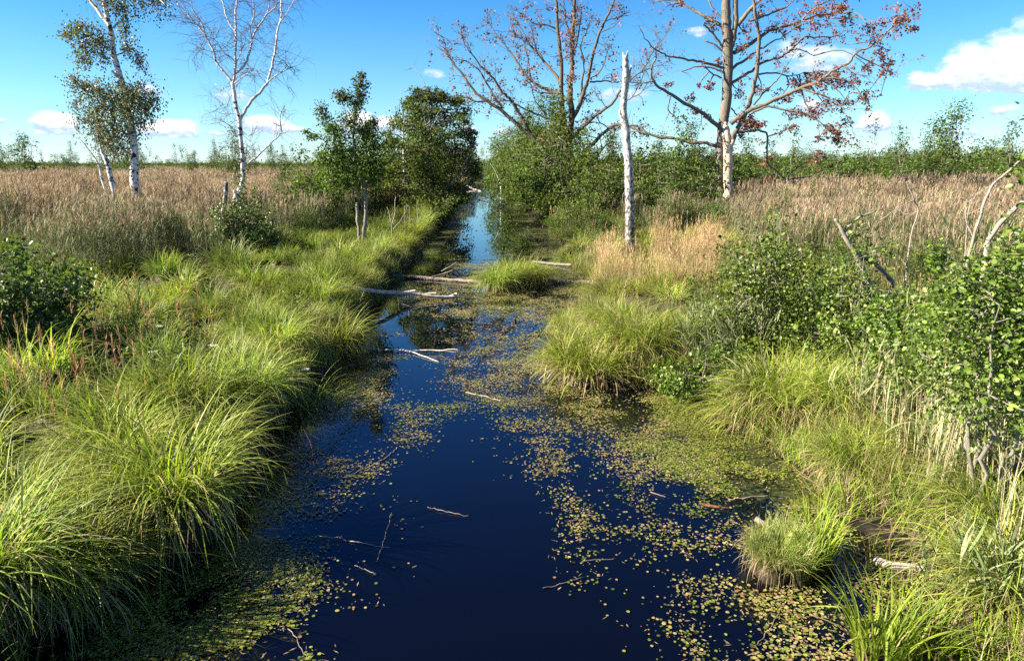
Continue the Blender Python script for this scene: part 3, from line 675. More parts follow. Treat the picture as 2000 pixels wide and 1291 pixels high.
def reed_field(side, seed):
    rng = np.random.default_rng(seed)
    ms = [reed_mesh(seed * 10 + k, green=(.30 if side < 0 else .5) + .12 * (k % 2), plume=.9 if side < 0 else .7) for k in range(4)] + [reed_mesh(seed * 10 + 4 + k, green=.75, plume=.35, h=1.6) for k in range(3)]
    ms += [reed_mesh(seed * 10 + 7 + k, n=60, rad=1.1, w=0.014, lw=0.045, leafn=4, green=.30, plume=.95) for k in range(3)]
    xs = []; 
    B = LB if side < 0 else RB
    for (y0, y1, xr, dn, lod) in ((6, 50, 42, 1.7, 0), (50, 100, 85, 0.62, 1), (100, 330, 270, 0.075, 2)):
        x, Y, d, px, py = ground_points(rng, dn, y0, y1, xr, side, 1.0 if side < 0 else 1.4)
        bd = np.interp(px, *B); k = py < bd + 4 + rng.standard_normal(len(px)) * 5
        if side > 0: k &= ~((px > 1430) & (Y < 13)) & ~((px > 1400) & (Y > 60))
        else: k &= ~((Y > 95) & (rng.random(len(Y)) < .6))
        x, Y, d, px = x[k], Y[k], d[k], px[k]; n = len(x)
        t = snoise(x, Y, 4, seed) + .3 * (rng.random(n) - .5)
        edge = np.clip((py[k] - (bd[k] - 60)) / 60, 0, 1) * .42
        g = (t + edge > .64)
        idx = np.where(g, rng.integers(4, 7, n), rng.integers(0, 4, n)) if lod == 0 else (np.where(g & (rng.random(n) < .6), rng.integers(4, 7, n), rng.integers(7, 10, n)))
        s = rng.uniform(.75, 1.15, n) * (0.78 + .4 * snoise(x, Y, 5, seed + 1)) * (0.85 + .3 * snoise(x, Y, 1.8, seed + 2)); sxy = s * (1.0, 1.5, 3.0)[lod]
        P = np.stack([x, Y, gz(x, Y) - .05], 1); r = tilt_rot(rng, n, .05); r[:, 2] = rng.standard_normal(n) * .7
        xs.append((P, r, np.stack([sxy, sxy, s], 1), idx))
    P, r, s, i = [np.concatenate(q) for q in zip(*xs)]
    scatter('reed_bed', P, r, s, i, ms, 'brown plumed reed bed stretching from the left bank to the far bushes' if side < 0 else 'brown plumed reed bed stretching from the right bank to the far bushes', 'reeds')
    print('reeds', len(P))
def litter():
    rng = np.random.default_rng(61)
    ms = []
    for k in range(3):
        L_ = Leaves(); V, Q, C, _ = blades(rng, 45, .25, .35, .007, 1.45, .25, DEADB, 4, outward=0, zoff=.03); L_.add(V, Q, C)
        V, Q, C, _ = blades(rng, 40, .25, .3, .011, .6, .9, FRESH + SEDGE[:2], 4, outward=0); L_.add(V, Q, C); ms.append(L_.mesh('litter', M['reed']))
    n = 1700; Y = 2 + 26 * rng.random(n); side = rng.random(n) < .75; d = rng.uniform(-.08, .9, n)
    x = np.where(side, eR(Y) + d, eL(Y) - d * .5)
    px, py = to_px(x, Y, 0 * x); k = ~(inpoly(px, py, [(1345, 770), (1440, 770), (1450, 850), (1340, 800)]) | inpoly(px, py, [(1600, 1000), (1740, 1000), (1880, 1150), (1930, 1400), (1600, 1400)])) | (rng.random(n) < .15)
    x, Y = x[k], Y[k]; n = len(x); s = rng.uniform(.6, 1.2, n)
    scatter('dead_grass_litter', np.stack([x, Y, gz(x, Y)], 1), tilt_rot(rng, n, .1), np.stack([s, s, s], 1), rng.integers(0, 3, n), ms, 'flattened dead grass and short shoots along the muddy waterline', 'litter')
cover_left(); cover_right(); litter(); reed_field(-1, 41); reed_field(1, 42)

# ------------------------------------------------------------------ tussocks one can point at
class Kit: pass
K = Kit()
K.arch = [tussock_mesh(200 + k, 620, 0.28, 0.84, 0.0115, 0.75, 1.8, dead=.2, skirt=.4, S=8) for k in range(4)]
K.mound = [tussock_mesh(210 + k, 800, 0.42, 0.74, 0.012, 0.6, 1.7, dead=.25, skirt=.45, S=7) for k in range(3)]
K.fresh = [tussock_mesh(220 + k, 120, 0.22, 0.75, 0.020, 0.28, 1.0, pal=FRESH, tip=FRESH, dead=.06, skirt=.1, S=8, zoff=.05) for k in range(2)]
K.short = [tussock_mesh(230, 1500, 0.30, 0.20, 0.006, 0.5, 1.2, pal=[(0.16, 0.22, 0.04), (0.22, 0.27, 0.07), (0.3, 0.28, 0.12)], dead=.15, skirt=.16, S=4, zoff=.10)]
def tussock(mesh, px, py, s, label, group=None, z=None, zs=1.0, zg=None):
    x, Y = map(float, at_z(px, py, 0.0 if zg is None else zg)); zz = float(gz(x, Y)) - 0.05 if z is None else z
    o = bpy.data.objects.new('sedge_tussock', mesh); COL.objects.link(o); o.location = (x, Y, zz); o.scale = (s, s, s * zs)
    o.rotation_euler = (0, 0, random.Random(px * 7 + py).random() * 6.28)
    o['label'] = label; o['category'] = 'tussock'
    if group: o['group'] = group
    return o
G_L = 'sedge tussocks overhanging the left waterline'
for q in [
    (0, -30, 1170, 1.2, 'large drooping sedge tussock in the bottom left corner'),
    (1, 120, 1110, 1.05, 'sedge tussock just right of the bottom left corner tussock'),
    (2, 345, 1010, 1.15, 'bright drooping sedge tussock fanning over the water, left foreground'),
    (3, 240, 950, 1.0, 'sedge tussock behind the bright drooping one of the left foreground'),
    (0, 400, 890, .95, 'sedge tussock hanging over the bay left of the near open water'),
    (1, 480, 800, 1.1, 'sedge tussock left of the dark inlet beside the spiky tussock'),
    (2, 390, 830, 1.1, 'pale arching tussock a step back from the left waterline'),
    (3, 595, 752, 1.0, 'spiky bright tussock on the point with upright blades on left bank'),
    (0, 545, 700, 1.0, 'tussock directly behind the spiky point tussock on left bank'),
    (1, 655, 660, 1.1, 'tussock on left bank level with the forked white branch in the water'),
    (2, 620, 610, 1.1, 'rounded tussock on left bank just in front of the white log'),
    (3, 665, 598, .75, 'tussock on left bank beneath the root end of the white log'),
    (0, 700, 540, .9, 'tussock on left bank between the white log and the long brown log'),
    (1, 745, 515, 1.1, 'tussock on left bank just beyond the long brown log'),
    (2, 785, 490, 1.1, 'tussock on left bank right of the forked slim alder trunk'),
    (3, 812, 468, 1.1, 'farthest arching tussock on left bank before the big alder')]:
    tussock(K.arch[q[0]], q[1], q[2], q[3], q[4], G_L, zg=.3)
tussock(K.fresh[0], 625, 735, 0.9, 'upright light green blades rising from the point on left bank', zg=.4)
G_R = 'sedge tussocks along the right waterline'
for q in [
    ('mound', 0, 1150, 715, 1.25, 'broad yellow green sedge mound bulging over the water on right bank'),
    ('mound', 1, 1245, 705, 1.15, 'sedge mound right of the broad yellow green one'),
    ('mound', 2, 1200, 660, 1.0, 'sedge mound behind the broad yellow green one on right bank'),
    ('arch', 0, 1190, 590, 1.0, 'pale tussock with straw base at the right end of the long brown log'),
    ('arch', 1, 1150, 550, 0.95, 'dark green tussock beyond the right end of the long brown log'),
    ('mound', 0, 1530, 800, 1.1, 'large pale yellow tussock between the mud bay and the alder bushes'),
    ('arch', 2, 1470, 805, .9, 'smaller pale tussock leaning over the mud bay on right bank'),
    ('arch', 3, 1640, 830, .9, 'shaded green tussock right of the large pale yellow tussock'),
    ('mound', 1, 1340, 690, .8, 'low green tussock below the leafy alder bush on right bank'),
    ('mound', 2, 1680, 905, .8, 'straw based tussock above the brown bank on the right'),
    ('arch', 0, 1800, 915, .8, 'drooping tussock over the mud in front of the pale reed stalks'),
    ('arch', 1, 1930, 1050, .9, 'drooping tussock above the grey log in the right foreground'),
    ('arch', 2, 1985, 1180, 1.0, 'sedge tussock at the right edge of the foreground bank'),
    ('arch', 3, 1115, 505, .9, 'small tussock on right bank beside the short bark covered log')]:
    tussock(getattr(K, q[0])[q[1]], q[2], q[3], q[4], q[5], G_R, zg=.2)
for q in [(0, 1290, 748, .6, 'small spiky green clump at the foot of the broad right mound'), (1, 1330, 765, .55, 'small spiky green clump beside the mud bay'),
          (0, 1205, 735, .5, 'small spiky green clump at the waterline under the broad mound')]:
    tussock(K.fresh[q[0]], q[1], q[2], q[3], q[4], 'small spiky clumps at the right waterline', zg=.05)
tussock(K.arch[1], 970, 566, 1.05, 'left half of the grassy islet in mid canal', 'sedge clumps forming the mid canal islet', z=.02)
tussock(K.mound[0], 1005, 556, 1.15, 'middle clump of the grassy islet in mid canal', 'sedge clumps forming the mid canal islet', z=.02)
tussock(K.arch[3], 1046, 556, .95, 'right end clump of the grassy islet in mid canal', 'sedge clumps forming the mid canal islet', z=.02)
tussock(K.short[0], 1520, 1110, 1.0, 'short mossy grass hummock in the right foreground water', z=.02).scale = (.85, 1.15, 1.25)
tussock(K.fresh[0], 1560, 1135, .42, 'small bright clump in front of the short mossy hummock', z=.04)
tussock(K.fresh[1], 1590, 1105, .68, 'bright leafy clump right against the short mossy hummock', z=.05)
tussock(K.fresh[0], 1715, 1300, .78, 'bright yellow green broad bladed clump at the bottom edge of the view', z=.02)
tussock(K.fresh[1], 1800, 1295, .62, 'bright broad bladed clump right of the one at the bottom edge', z=.02)

# ------------------------------------------------------------------ trees
class Tree:
    def __init__(s, Y, seed, conv=lambda a, b: (a, b), wk=1.0):
        s.Y = Y; s.rng = np.random.default_rng(seed); s.conv = conv; s.wk = wk
        s.trunk = Tubes(); s.limb = Tubes(); s.twig = Tubes(); s.pale = Tubes(); s.lv = Leaves(); s.sk = []; s.skr = []
    def m(s, w): return w * s.wk * s.Y / F / 2
    def path(s, pts, w0, w1, part='limb', dy=None, k=4, wob=0.10, n=7, y0=None, widths=None):
        q = [s.conv(*p) for p in pts]; P = np.array([at_d(a, b, s.Y) for a, b in q])
        if s.sk and part != 'trunk' and y0 is None:
            A = np.concatenate(s.sk); ar = np.concatenate(s.skr); i = np.argmin((A[:, 0] - P[0, 0]) ** 2 + (A[:, 2] - P[0, 2]) ** 2)
            st = A[i]; y0 = st[1] - s.Y
        y0 = y0 or 0.0
        L = np.sum(np.linalg.norm(np.diff(P, axis=0), axis=1))
        dy = s.rng.uniform(-.55, .55) if dy is None else dy
        t = np.linspace(0, 1, len(P))
        Yn = s.Y + y0 + dy * L * t
        P = np.array([at_d(a, b, yy) for (a, b), yy in zip(q, Yn)])
        W = np.array(widths) * s.wk if widths is not None else np.linspace(w0, w1, len(P)) * s.wk
        R = W * Yn / F / 2
        P, R = resample(P, R, k, wob if part != 'trunk' else .04, s.rng)
        {'limb': s.limb, 'trunk': s.trunk, 'pale': s.pale, 'twig': s.twig}[part].add(P, R, n if part != 'trunk' else 12, rough=.03 if part in ('trunk', 'pale') else .04, rng=s.rng)
        s.sk.append(P); s.skr.append(R)
        return P, R
    def grow(s, p, d, L, r, lev, grav=0.0, wob=.28, kids=4, seg=5, spread=.8, tips=None, tube=None, shrink=.5):
        rng = s.rng; P = [p]; d = unit(d)
        for i in range(seg):
            d = unit(d + rng.standard_normal(3) * wob + np.array([0, 0, grav])); P.append(P[-1] + d * L / seg)
        P = np.array(P); R = np.linspace(r, r * .35, seg + 1)
        (tube or s.twig).add(P, R, 3 if r < .012 else 4, cap=False)
        if tips is not None and lev <= 1: tips.extend(P[2:])
        if lev > 0:
            for _ in range(kids):
                i = rng.integers(1, seg + 1); ax = unit(P[i] - P[i - 1])
                s.grow(P[i], ax + rng.standard_normal(3) * spread, L * shrink * rng.uniform(.6, 1.2), R[i] * .75, lev - 1, grav, wob, kids, seg, spread, tips, tube, shrink)
    def side_twigs(s, n, L, r, lev=1, grav=0., tmin=.3, spread=1.0, rmax=None, tips=None, kids=4, upb=0.0, skmin=0):
        A = []
        for P, R in list(zip(s.sk, s.skr))[skmin:]:
            if rmax and R[-1] > rmax: continue
            j = int(len(P) * tmin)
            for i in range(max(1, j), len(P)): A.append((P[i], unit(P[i] - P[i - 1]), R[i]))
        for _ in range(n):
            p, d, rr = A[s.rng.integers(0, len(A))]
            if rmax and rr > rmax: continue
            s.grow(p, d * .6 + s.rng.standard_normal(3) * spread + np.array([0, 0, upb]), L * s.rng.uniform(.5, 1.3), min(r, rr * .8), lev, grav, tips=tips, kids=kids)
    def leafset(s, tips, per, size, pal, sig=.08, hang=0.0, up=.3, aspect=.75, rnd=False):
        if not len(tips): return
        T = np.array(tips); P = np.repeat(T, per, 0) + s.rng.standard_normal((len(T) * per, 3)) * sig
        s.lv.add(*leaves(P, size, s.rng, pal, up=up, hang=hang, aspect=aspect, rnd=rnd))
    def blob(s, x, y, rx, ry, n, size, pal, sub=14, hang=0., connect=True, Yoff=None, rd=None, up=.5, sg=.30):
        """leafy mass: clusters of leaves on twigs inside an ellipsoid, joined to the nearest limb"""
        rng = s.rng; a, b = s.conv(x, y); a2, b2 = s.conv(x + rx, y + ry); px, py = abs(a2 - a), abs(b2 - b)
        Rx, Rz = px * s.Y / F, py * s.Y / F; Ry = rd if rd else max(Rx, Rz) * .9
        c = at_d(a, b, s.Y + (rng.uniform(-.5, .5) * Ry if Yoff is None else Yoff))
        u = unit(rng.standard_normal((sub, 3))) * rng.uniform(.45, 1, (sub, 1)) ** .5
        C = c + u * np.array([Rx, Ry, Rz])
        if connect and s.sk:
            A = np.concatenate(s.sk); i = np.argmin(np.sum((A - c) ** 2, 1)); q = A[i]
            mid = (q + c) / 2 + rng.standard_normal(3) * .08 * np.linalg.norm(c - q)
            s.twig.add(*resample(np.array([q, mid, c]), np.array([.03, .022, .012]) * (s.Y / 30), 3), 4, cap=False)
            for e in C: s.twig.add(np.array([c + (e - c) * t + rng.standard_normal(3) * .03 * (0 < t < 1) for t in (0, .5, 1)]), np.array([.012, .009, .004]) * (s.Y / 30), 3, cap=False)
        per = max(1, n // sub); sc = np.array([Rx, Ry, Rz]) * sg * (14 / sub) ** .33
        P = np.repeat(C, per, 0) + rng.standard_normal((sub * per, 3)) * np.minimum(sc, max(sc.min() * 1.8, .02)) 
        s.lv.add(*leaves(P, size, rng, pal, up=up, out=np.repeat(u, per, 0), hang=hang))
    def finish(s, name, label, cat='tree', base=None, mats=('alder', 'alder', 'twig', 'far_leaf'), leafname='foliage', group=None, palemat='bare_wood'):
        b = s.sk[0][0].copy() if base is None else np.array(base); b[2] = min(b[2], float(gz(b[0], b[1])) + .3)
        r = thing(name, label, cat, tuple(b), group=group)
        if s.trunk.V: link('trunk', s.trunk.mesh('trunk', M[mats[0]], b), r)
        if s.pale.V:
            o = link('stripped_trunk', s.pale.mesh('stripped_trunk', M[palemat], b), r)
        if s.limb.V: link('limbs', s.limb.mesh('limbs', M[mats[1]], b), r)
        if s.twig.V: link('twigs', s.twig.mesh('twigs', M[mats[2]], b), r)
        if s.lv.V: link(leafname, s.lv.mesh(leafname, M[mats[3]], b), r)
        return r

def leafy_birch():
    t = Tree(31, 1)
    t.path([(280, 470), (276, 450), (269, 412), (264, 370), (262, 330), (263, 300), (258, 262), (252, 225), (246, 200), (238, 166), (231, 139), (222, 105), (218, 70), (213, 47), (205, 17), (203, -10), (198, -60), (190, -120)], 0, 0, 'trunk',
           widths=[22, 20, 19, 16, 15, 14, 13, 12, 11.5, 11, 10.5, 10, 9, 8.5, 7, 6, 5, 3], dy=0)
    t.path([(213, 52), (194, 24), (175, 0), (160, -30), (150, -70)], 7, 3)
    t.path([(222, 55), (231, 45), (248, 42), (246, 31), (244, 14), (248, -20)], 4, 2)
    t.path([(237, 160), (228, 150), (218, 138)], 5, 4, dy=-.3)
    t.path([(246, 205), (215, 190), (180, 172), (150, 158), (130, 152)], 5, 1.5)
    t.path([(222, 105), (200, 88), (175, 72), (150, 58)], 4, 1.2)
    t.path([(250, 230), (225, 210), (200, 195), (185, 180)], 4, 1.2)
    t.path([(255, 270), (238, 255), (215, 240), (185, 225), (170, 205)], 5, 1.5)
    t.path([(225, 110), (250, 100), (268, 108), (276, 125)], 3, 1)
    t.path([(244, 190), (265, 170), (285, 180), (300, 190)], 4, 1.2)
    t.path([(250, 215), (275, 195), (295, 205)], 4, 1.2)
    t.path([(203, -5), (240, -25), (275, -20), (305, -5), (322, 10)], 4, 1.2)
    for (x, y, rx, ry, n) in [(155, 52, 18, 10, 260), (133, 66, 15, 11, 200), (170, 72, 24, 14, 380), (192, 80, 20, 20, 420), (165, 95, 16, 18, 260), (160, 115, 14, 14, 260), (200, 105, 14, 18, 240),
                              (245, 60, 9, 18, 170), (250, 92, 9, 18, 220), (272, 120, 10, 22, 260), (238, 15, 26, 22, 700), (205, 5, 18, 16, 260), (225, -20, 40, 22, 600), (300, 5, 24, 22, 420), (318, -8, 20, 20, 300),
                              (145, 158, 16, 12, 200), (165, 172, 22, 12, 280), (195, 178, 20, 18, 420), (215, 190, 22, 20, 420), (255, 180, 22, 22, 520), (270, 195, 28, 26, 800), (285, 210, 22, 22, 420), (250, 215, 26, 24, 700),
                              (220, 220, 26, 24, 600), (190, 215, 24, 22, 480), (170, 235, 20, 22, 360), (195, 250, 26, 26, 560), (225, 260, 24, 26, 560), (250, 250, 22, 24, 480), (275, 240, 20, 16, 260), (240, 290, 18, 20, 260), (225, 300, 16, 18, 220), (200, 278, 16, 16, 220), (150, 205, 12, 20, 150), (300, 195, 14, 12, 110)]:
        t.blob(x, y, rx, ry, int(n * .95), .092, BIRCHG, sub=26, hang=1.3, up=.0, sg=.62)
    t.side_twigs(60, .9, .008, 1, grav=-.35, tmin=.3, rmax=.08)
    t.finish('birch_tree', 'tall white birch with drooping leafy sprays on the left, thicker of the two leaning trunks', mats=('birch', 'birch_limb', 'twig', 'leaf'))
    t = Tree(30, 2)
    t.path([(240, 450), (235, 432), (229, 399), (220, 364), (213, 330), (206, 310), (198, 295), (195, 278), (190, 262)], 0, 0, 'trunk', widths=[11, 10.5, 10, 9, 9, 8, 4, 3, 2], dy=0)
    for (x, y, rx, ry, n) in [(200, 270, 12, 14, 150), (190, 258, 14, 14, 160), (228, 300, 14, 14, 120), (215, 285, 14, 14, 160)]: t.blob(x, y, rx, ry, n, .07, BIRCHG, sub=8, hang=.9, up=0)
    t.side_twigs(14, .8, .008, 1, tmin=.6)
    t.finish('birch_tree', 'slimmer leaning birch just left of the tall leafy birch', mats=('birch', 'birch_limb', 'twig', 'leaf'))
    t = Tree(31, 3)
    t.path([(214, 400), (206, 371), (199, 350), (195, 328), (187, 312), (175, 295), (159, 275), (145, 267)], 0, 0, 'trunk', widths=[5.5, 5, 4.5, 4, 3, 2.2, 1.5, .8], dy=0)
    t.path([(195, 328), (199, 312), (190, 295), (182, 282)], 2, .7)
    t.side_twigs(16, .6, .006, 1, tmin=.5)
    t.finish('birch_sapling', 'thin bare birch sapling leaning left beside the two birch trunks', 'sapling', mats=('birch', 'birch_limb', 'twig', 'leaf'))

def bare_birch():
    t = Tree(29, 4)
    t.path([(452, 430), (456, 400), (464, 380), (474, 355), (474, 326), (473, 297), (470, 268), (468, 237), (461, 209), (457, 180), (454, 162)], 0, 0, 'trunk', widths=[12, 11, 11, 8.5, 8, 7.5, 7.5, 7.5, 6.5, 6.5, 6.5], dy=0)
    t.path([(456, 400), (461, 385), (458, 372)], 6, 6, y0=-.1, dy=0)
    I = [([(468, 238), (478, 218), (492, 197), (510, 178), (520, 165), (528, 142), (533, 120), (538, 95), (541, 70), (545, 50), (549, 38), (549, 10), (550, -30)], 6, 2.5),
         ([(520, 165), (533, 152), (550, 142), (566, 134), (575, 137)], 2.6, 1), ([(548, 42), (560, 28), (570, 8), (578, -8)], 2, 1),
         ([(454, 162), (446, 152), (432, 135), (422, 122), (419, 105), (412, 90), (402, 72), (393, 60), (385, 50), (374, 38), (360, 22), (346, 8)], 5, 2),
         ([(402, 72), (398, 55), (390, 40), (378, 22), (374, 8), (372, -15)], 3, 1.6),
         ([(455, 163), (459, 142), (460, 110), (460, 85), (461, 65), (460, 40), (462, 15), (464, -25)], 5.6, 3),
         ([(461, 65), (448, 46), (440, 25), (434, 0), (431, -20)], 3, 2), ([(460, 122), (450, 112), (437, 103), (425, 85), (417, 75), (412, 60)], 2.5, 1),
         ([(460, 144), (478, 128), (484, 112), (490, 92), (492, 78), (500, 60), (510, 46), (522, 28), (535, 17), (546, 2), (556, -15)], 4.6, 2),
         ([(492, 78), (489, 58), (494, 40), (496, 20), (494, -20)], 3, 2), ([(522, 28), (526, 10), (528, -25)], 2.4, 1.5),
         ([(460, 125), (470, 105), (474, 90), (488, 84)], 2, 1), ([(456, 165), (468, 155), (482, 145), (495, 138), (508, 137)], 2, 1), ([(482, 145), (484, 130), (480, 120)], 1.2, .7),
         ([(475, 328), (499, 308), (514, 295), (532, 277), (549, 260), (547, 239), (549, 219), (556, 206)], 3.8, 1.3), ([(499, 308), (497, 293), (487, 272), (478, 258)], 1.8, .8), ([(476, 322), (480, 308), (482, 285)], 2, 1),
         ([(487, 275), (497, 258), (504, 240)], 1.2, .6), ([(419, 103), (400, 98), (385, 92), (374, 84)], 1.5, .7),
         ([(470, 262), (455, 252), (440, 240), (425, 230)], 1.3, .6), ([(462, 215), (445, 205), (428, 200), (415, 190)], 1.3, .6), ([(472, 300), (458, 290), (445, 285), (432, 290)], 1.3, .6), ([(460, 200), (448, 185), (435, 175), (420, 165)], 1.2, .6)]
    for p, a, b in I: t.path(p, a, b, n=6)
    t.side_twigs(330, 1.0, .010, 2, grav=-.12, tmin=.25, kids=3, spread=.9, rmax=.05, skmin=2)
    t.side_twigs(90, 1.3, .009, 1, grav=.0, tmin=.5, kids=4, spread=.8, rmax=.10)
    t.finish('dead_birch', 'leafless white birch with spreading purple twigs, left of the slim alder', 'tree', mats=('birch', 'birch_limb', 'twig', 'leaf'))
    t = Tree(26, 5); t.path([(430, 470), (434, 432), (438, 403), (441, 380), (442, 356)], 9, 7.5, 'trunk', dy=0); t.path([(441, 362), (440, 353)], 3, 1.5, y0=0)
    t.finish('birch_stump', 'short broken white birch stump left of the leafless white birch', 'stump', mats=('birch_snag',) * 4)

def slim_alder():
    c = lambda x, y: (590 + x / 3.49, 130 + y / 3.49); t = Tree(25.2, 6, c)
    t.path([(405, 1300), (408, 1240), (420, 1150), (435, 1000), (430, 850), (405, 720), (380, 640), (350, 500), (360, 350), (385, 200), (400, 80)], 0, 0, 'trunk', widths=[9.5, 9, 8, 7, 6.5, 6, 5, 4, 3, 2, 1], dy=0)
    t.path([(405, 1245), (390, 1150), (380, 1050), (372, 930)], 6.5, 5.5, y0=.0, dy=0)
    t.path([(385, 650), (300, 560), (220, 470), (170, 380), (130, 290), (90, 260)], 3, 1)
    t.path([(170, 520), (110, 480), (20, 440)], 1.6, .7); t.path([(400, 700), (470, 600), (500, 480), (490, 380)], 3, 1); t.path([(355, 480), (300, 330), (260, 210), (220, 180)], 2, .8)
    t.path([(408, 730), (300, 700), (210, 720)], 2.5, 1); t.path([(425, 800), (480, 740), (540, 700)], 2.5, 1)
    for (x, y, rx, ry, n) in [(405, 70, 22, 26, 170), (395, 120, 38, 32, 320), (400, 200, 34, 40, 320), (380, 260, 42, 40, 360), (310, 220, 55, 38, 380), (260, 195, 40, 28, 200), (130, 290, 34, 32, 220), (150, 350, 36, 32, 240), (200, 400, 48, 40, 360),
                              (80, 480, 60, 18, 190), (30, 445, 28, 12, 60), (330, 380, 70, 55, 620), (240, 470, 70, 55, 620), (390, 440, 60, 60, 560), (455, 450, 60, 70, 620), (495, 380, 22, 30, 160), (500, 540, 62, 70, 720), (230, 580, 90, 60, 850), (350, 570, 80, 70, 850), (190, 660, 90, 60, 750),
                              (130, 610, 40, 25, 160), (300, 690, 90, 60, 750), (460, 660, 80, 70, 800), (210, 780, 80, 60, 620), (310, 800, 80, 50, 520), (480, 780, 60, 70, 520), (520, 690, 50, 60, 420)]:
        t.blob(x, y, rx, ry, int(n * .72), .09, GREEN if y > 380 else DARKG + BIRCHG[:1], sub=34, sg=.62)
    t.finish('alder_tree', 'slim alder with forked grey trunk and sparse leafy top, between leafless birch and big alder')

def big_alders():
    c = lambda x, y: (590 + x / 3.49, 130 + y / 3.49); t = Tree(41, 7, c)
    t.path([(890, 1090), (880, 950), (870, 800), (860, 600), (865, 450), (885, 320), (890, 200)], 0, 0, 'trunk', widths=[9, 8, 7.5, 6, 4.5, 3, 1.5], dy=0)
    t.path([(900, 1090), (980, 900), (1020, 700), (1040, 500), (1000, 300)], 6, 1.5); t.path([(880, 1060), (760, 850), (700, 600), (680, 380)], 6, 1.5)
    t.path([(880, 900), (1060, 760), (1150, 560)], 4, 1.5)
    t.path([(870, 340), (850, 160), (800, 60), (755, 0)], 1.8, .7)
    for p in [[(862, 480), (830, 330), (800, 250)], [(870, 440), (930, 320), (980, 250)], [(865, 500), (900, 440), (960, 380)], [(868, 420), (865, 300), (850, 200)], [(860, 560), (930, 560), (980, 610)]]: t.path(p, 1.8, .6, y0=-1.6, dy=-.1)
    t.side_twigs(40, .9, .012, 1, tmin=.5, rmax=.03)
    for (x, y, rx, ry, n) in [(880, 190, 110, 30, 500), (800, 220, 80, 40, 520), (940, 220, 90, 45, 620), (1010, 260, 60, 40, 360), (1070, 220, 40, 30, 160), (690, 290, 55, 50, 420), (760, 320, 90, 60, 850), (880, 300, 100, 60, 900), (1000, 340, 90, 60, 800), (1080, 370, 70, 50, 480), (1140, 400, 40, 40, 200),
                              (680, 410, 80, 60, 760), (780, 430, 100, 60, 1000), (920, 430, 110, 70, 1150), (1060, 460, 100, 60, 900), (1160, 480, 50, 40, 300), (620, 480, 40, 40, 220), (660, 540, 80, 60, 760), (790, 550, 110, 70, 1150), (930, 560, 110, 70, 1150), (1060, 570, 100, 70, 950), (1160, 580, 60, 60, 420),
                              (650, 650, 80, 60, 720), (770, 680, 110, 70, 1100), (900, 690, 110, 70, 1150), (1030, 690, 110, 70, 1000), (1140, 690, 70, 60, 480), (700, 780, 90, 60, 760), (830, 810, 110, 60, 1000), (960, 820, 110, 70, 1000), (1080, 810, 80, 60, 600),
                              (640, 820, 60, 50, 360), (860, 910, 110, 60, 900), (980, 920, 110, 60, 850), (1090, 890, 60, 40, 360), (780, 900, 70, 50, 420), (900, 1000, 90, 60, 700), (980, 1010, 60, 50, 420), (840, 1010, 60, 50, 420), (900, 1060, 80, 30, 360)]:
        t.blob(x + t.rng.normal() * 22, y + t.rng.normal() * 16, rx * .92, ry * .92, int(n * .8), .125, GREEN[:3] + DARKG, sub=16, rd=1.3, Yoff=t.rng.uniform(-1.3, 1.3))
    for _ in range(46):
        a = t.rng.uniform(-3.5, .35); x = 890 + 300 * math.cos(a) * t.rng.uniform(.85, 1.12); y = 620 + 450 * math.sin(a) * t.rng.uniform(.9, 1.1)
        t.blob(x, y, t.rng.uniform(14, 42), t.rng.uniform(14, 38), int(t.rng.uniform(30, 130)), .12, GREEN[:3] + DARKG, sub=7)
    t.finish('alder_tree', 'big dense dark green alder overhanging the canal on the left')
    t = Tree(44.5, 71, c)
    t.path([(684, 420), (682, 300), (678, 220), (674, 150)], 1.6, .5, 'trunk', dy=0)
    t.path([(680, 250), (665, 230), (655, 220)], 1, .6); t.path([(682, 270), (700, 240), (712, 230)], 1, .6)
    P = t.sk[0][0]
    t2 = Tubes(); t2.add(np.array([[P[0], P[1], .2], P]), np.array([.05, .035]), 6)
    t.trunk.add(np.array([[P[0], P[1], .2], P]), np.array([.05, .035]), 6)
    t.finish('dead_pole_tree', 'thin white dead tree top poking up left of the big alder', 'tree', base=(P[0], P[1], .3), mats=('birch_limb',) * 4)

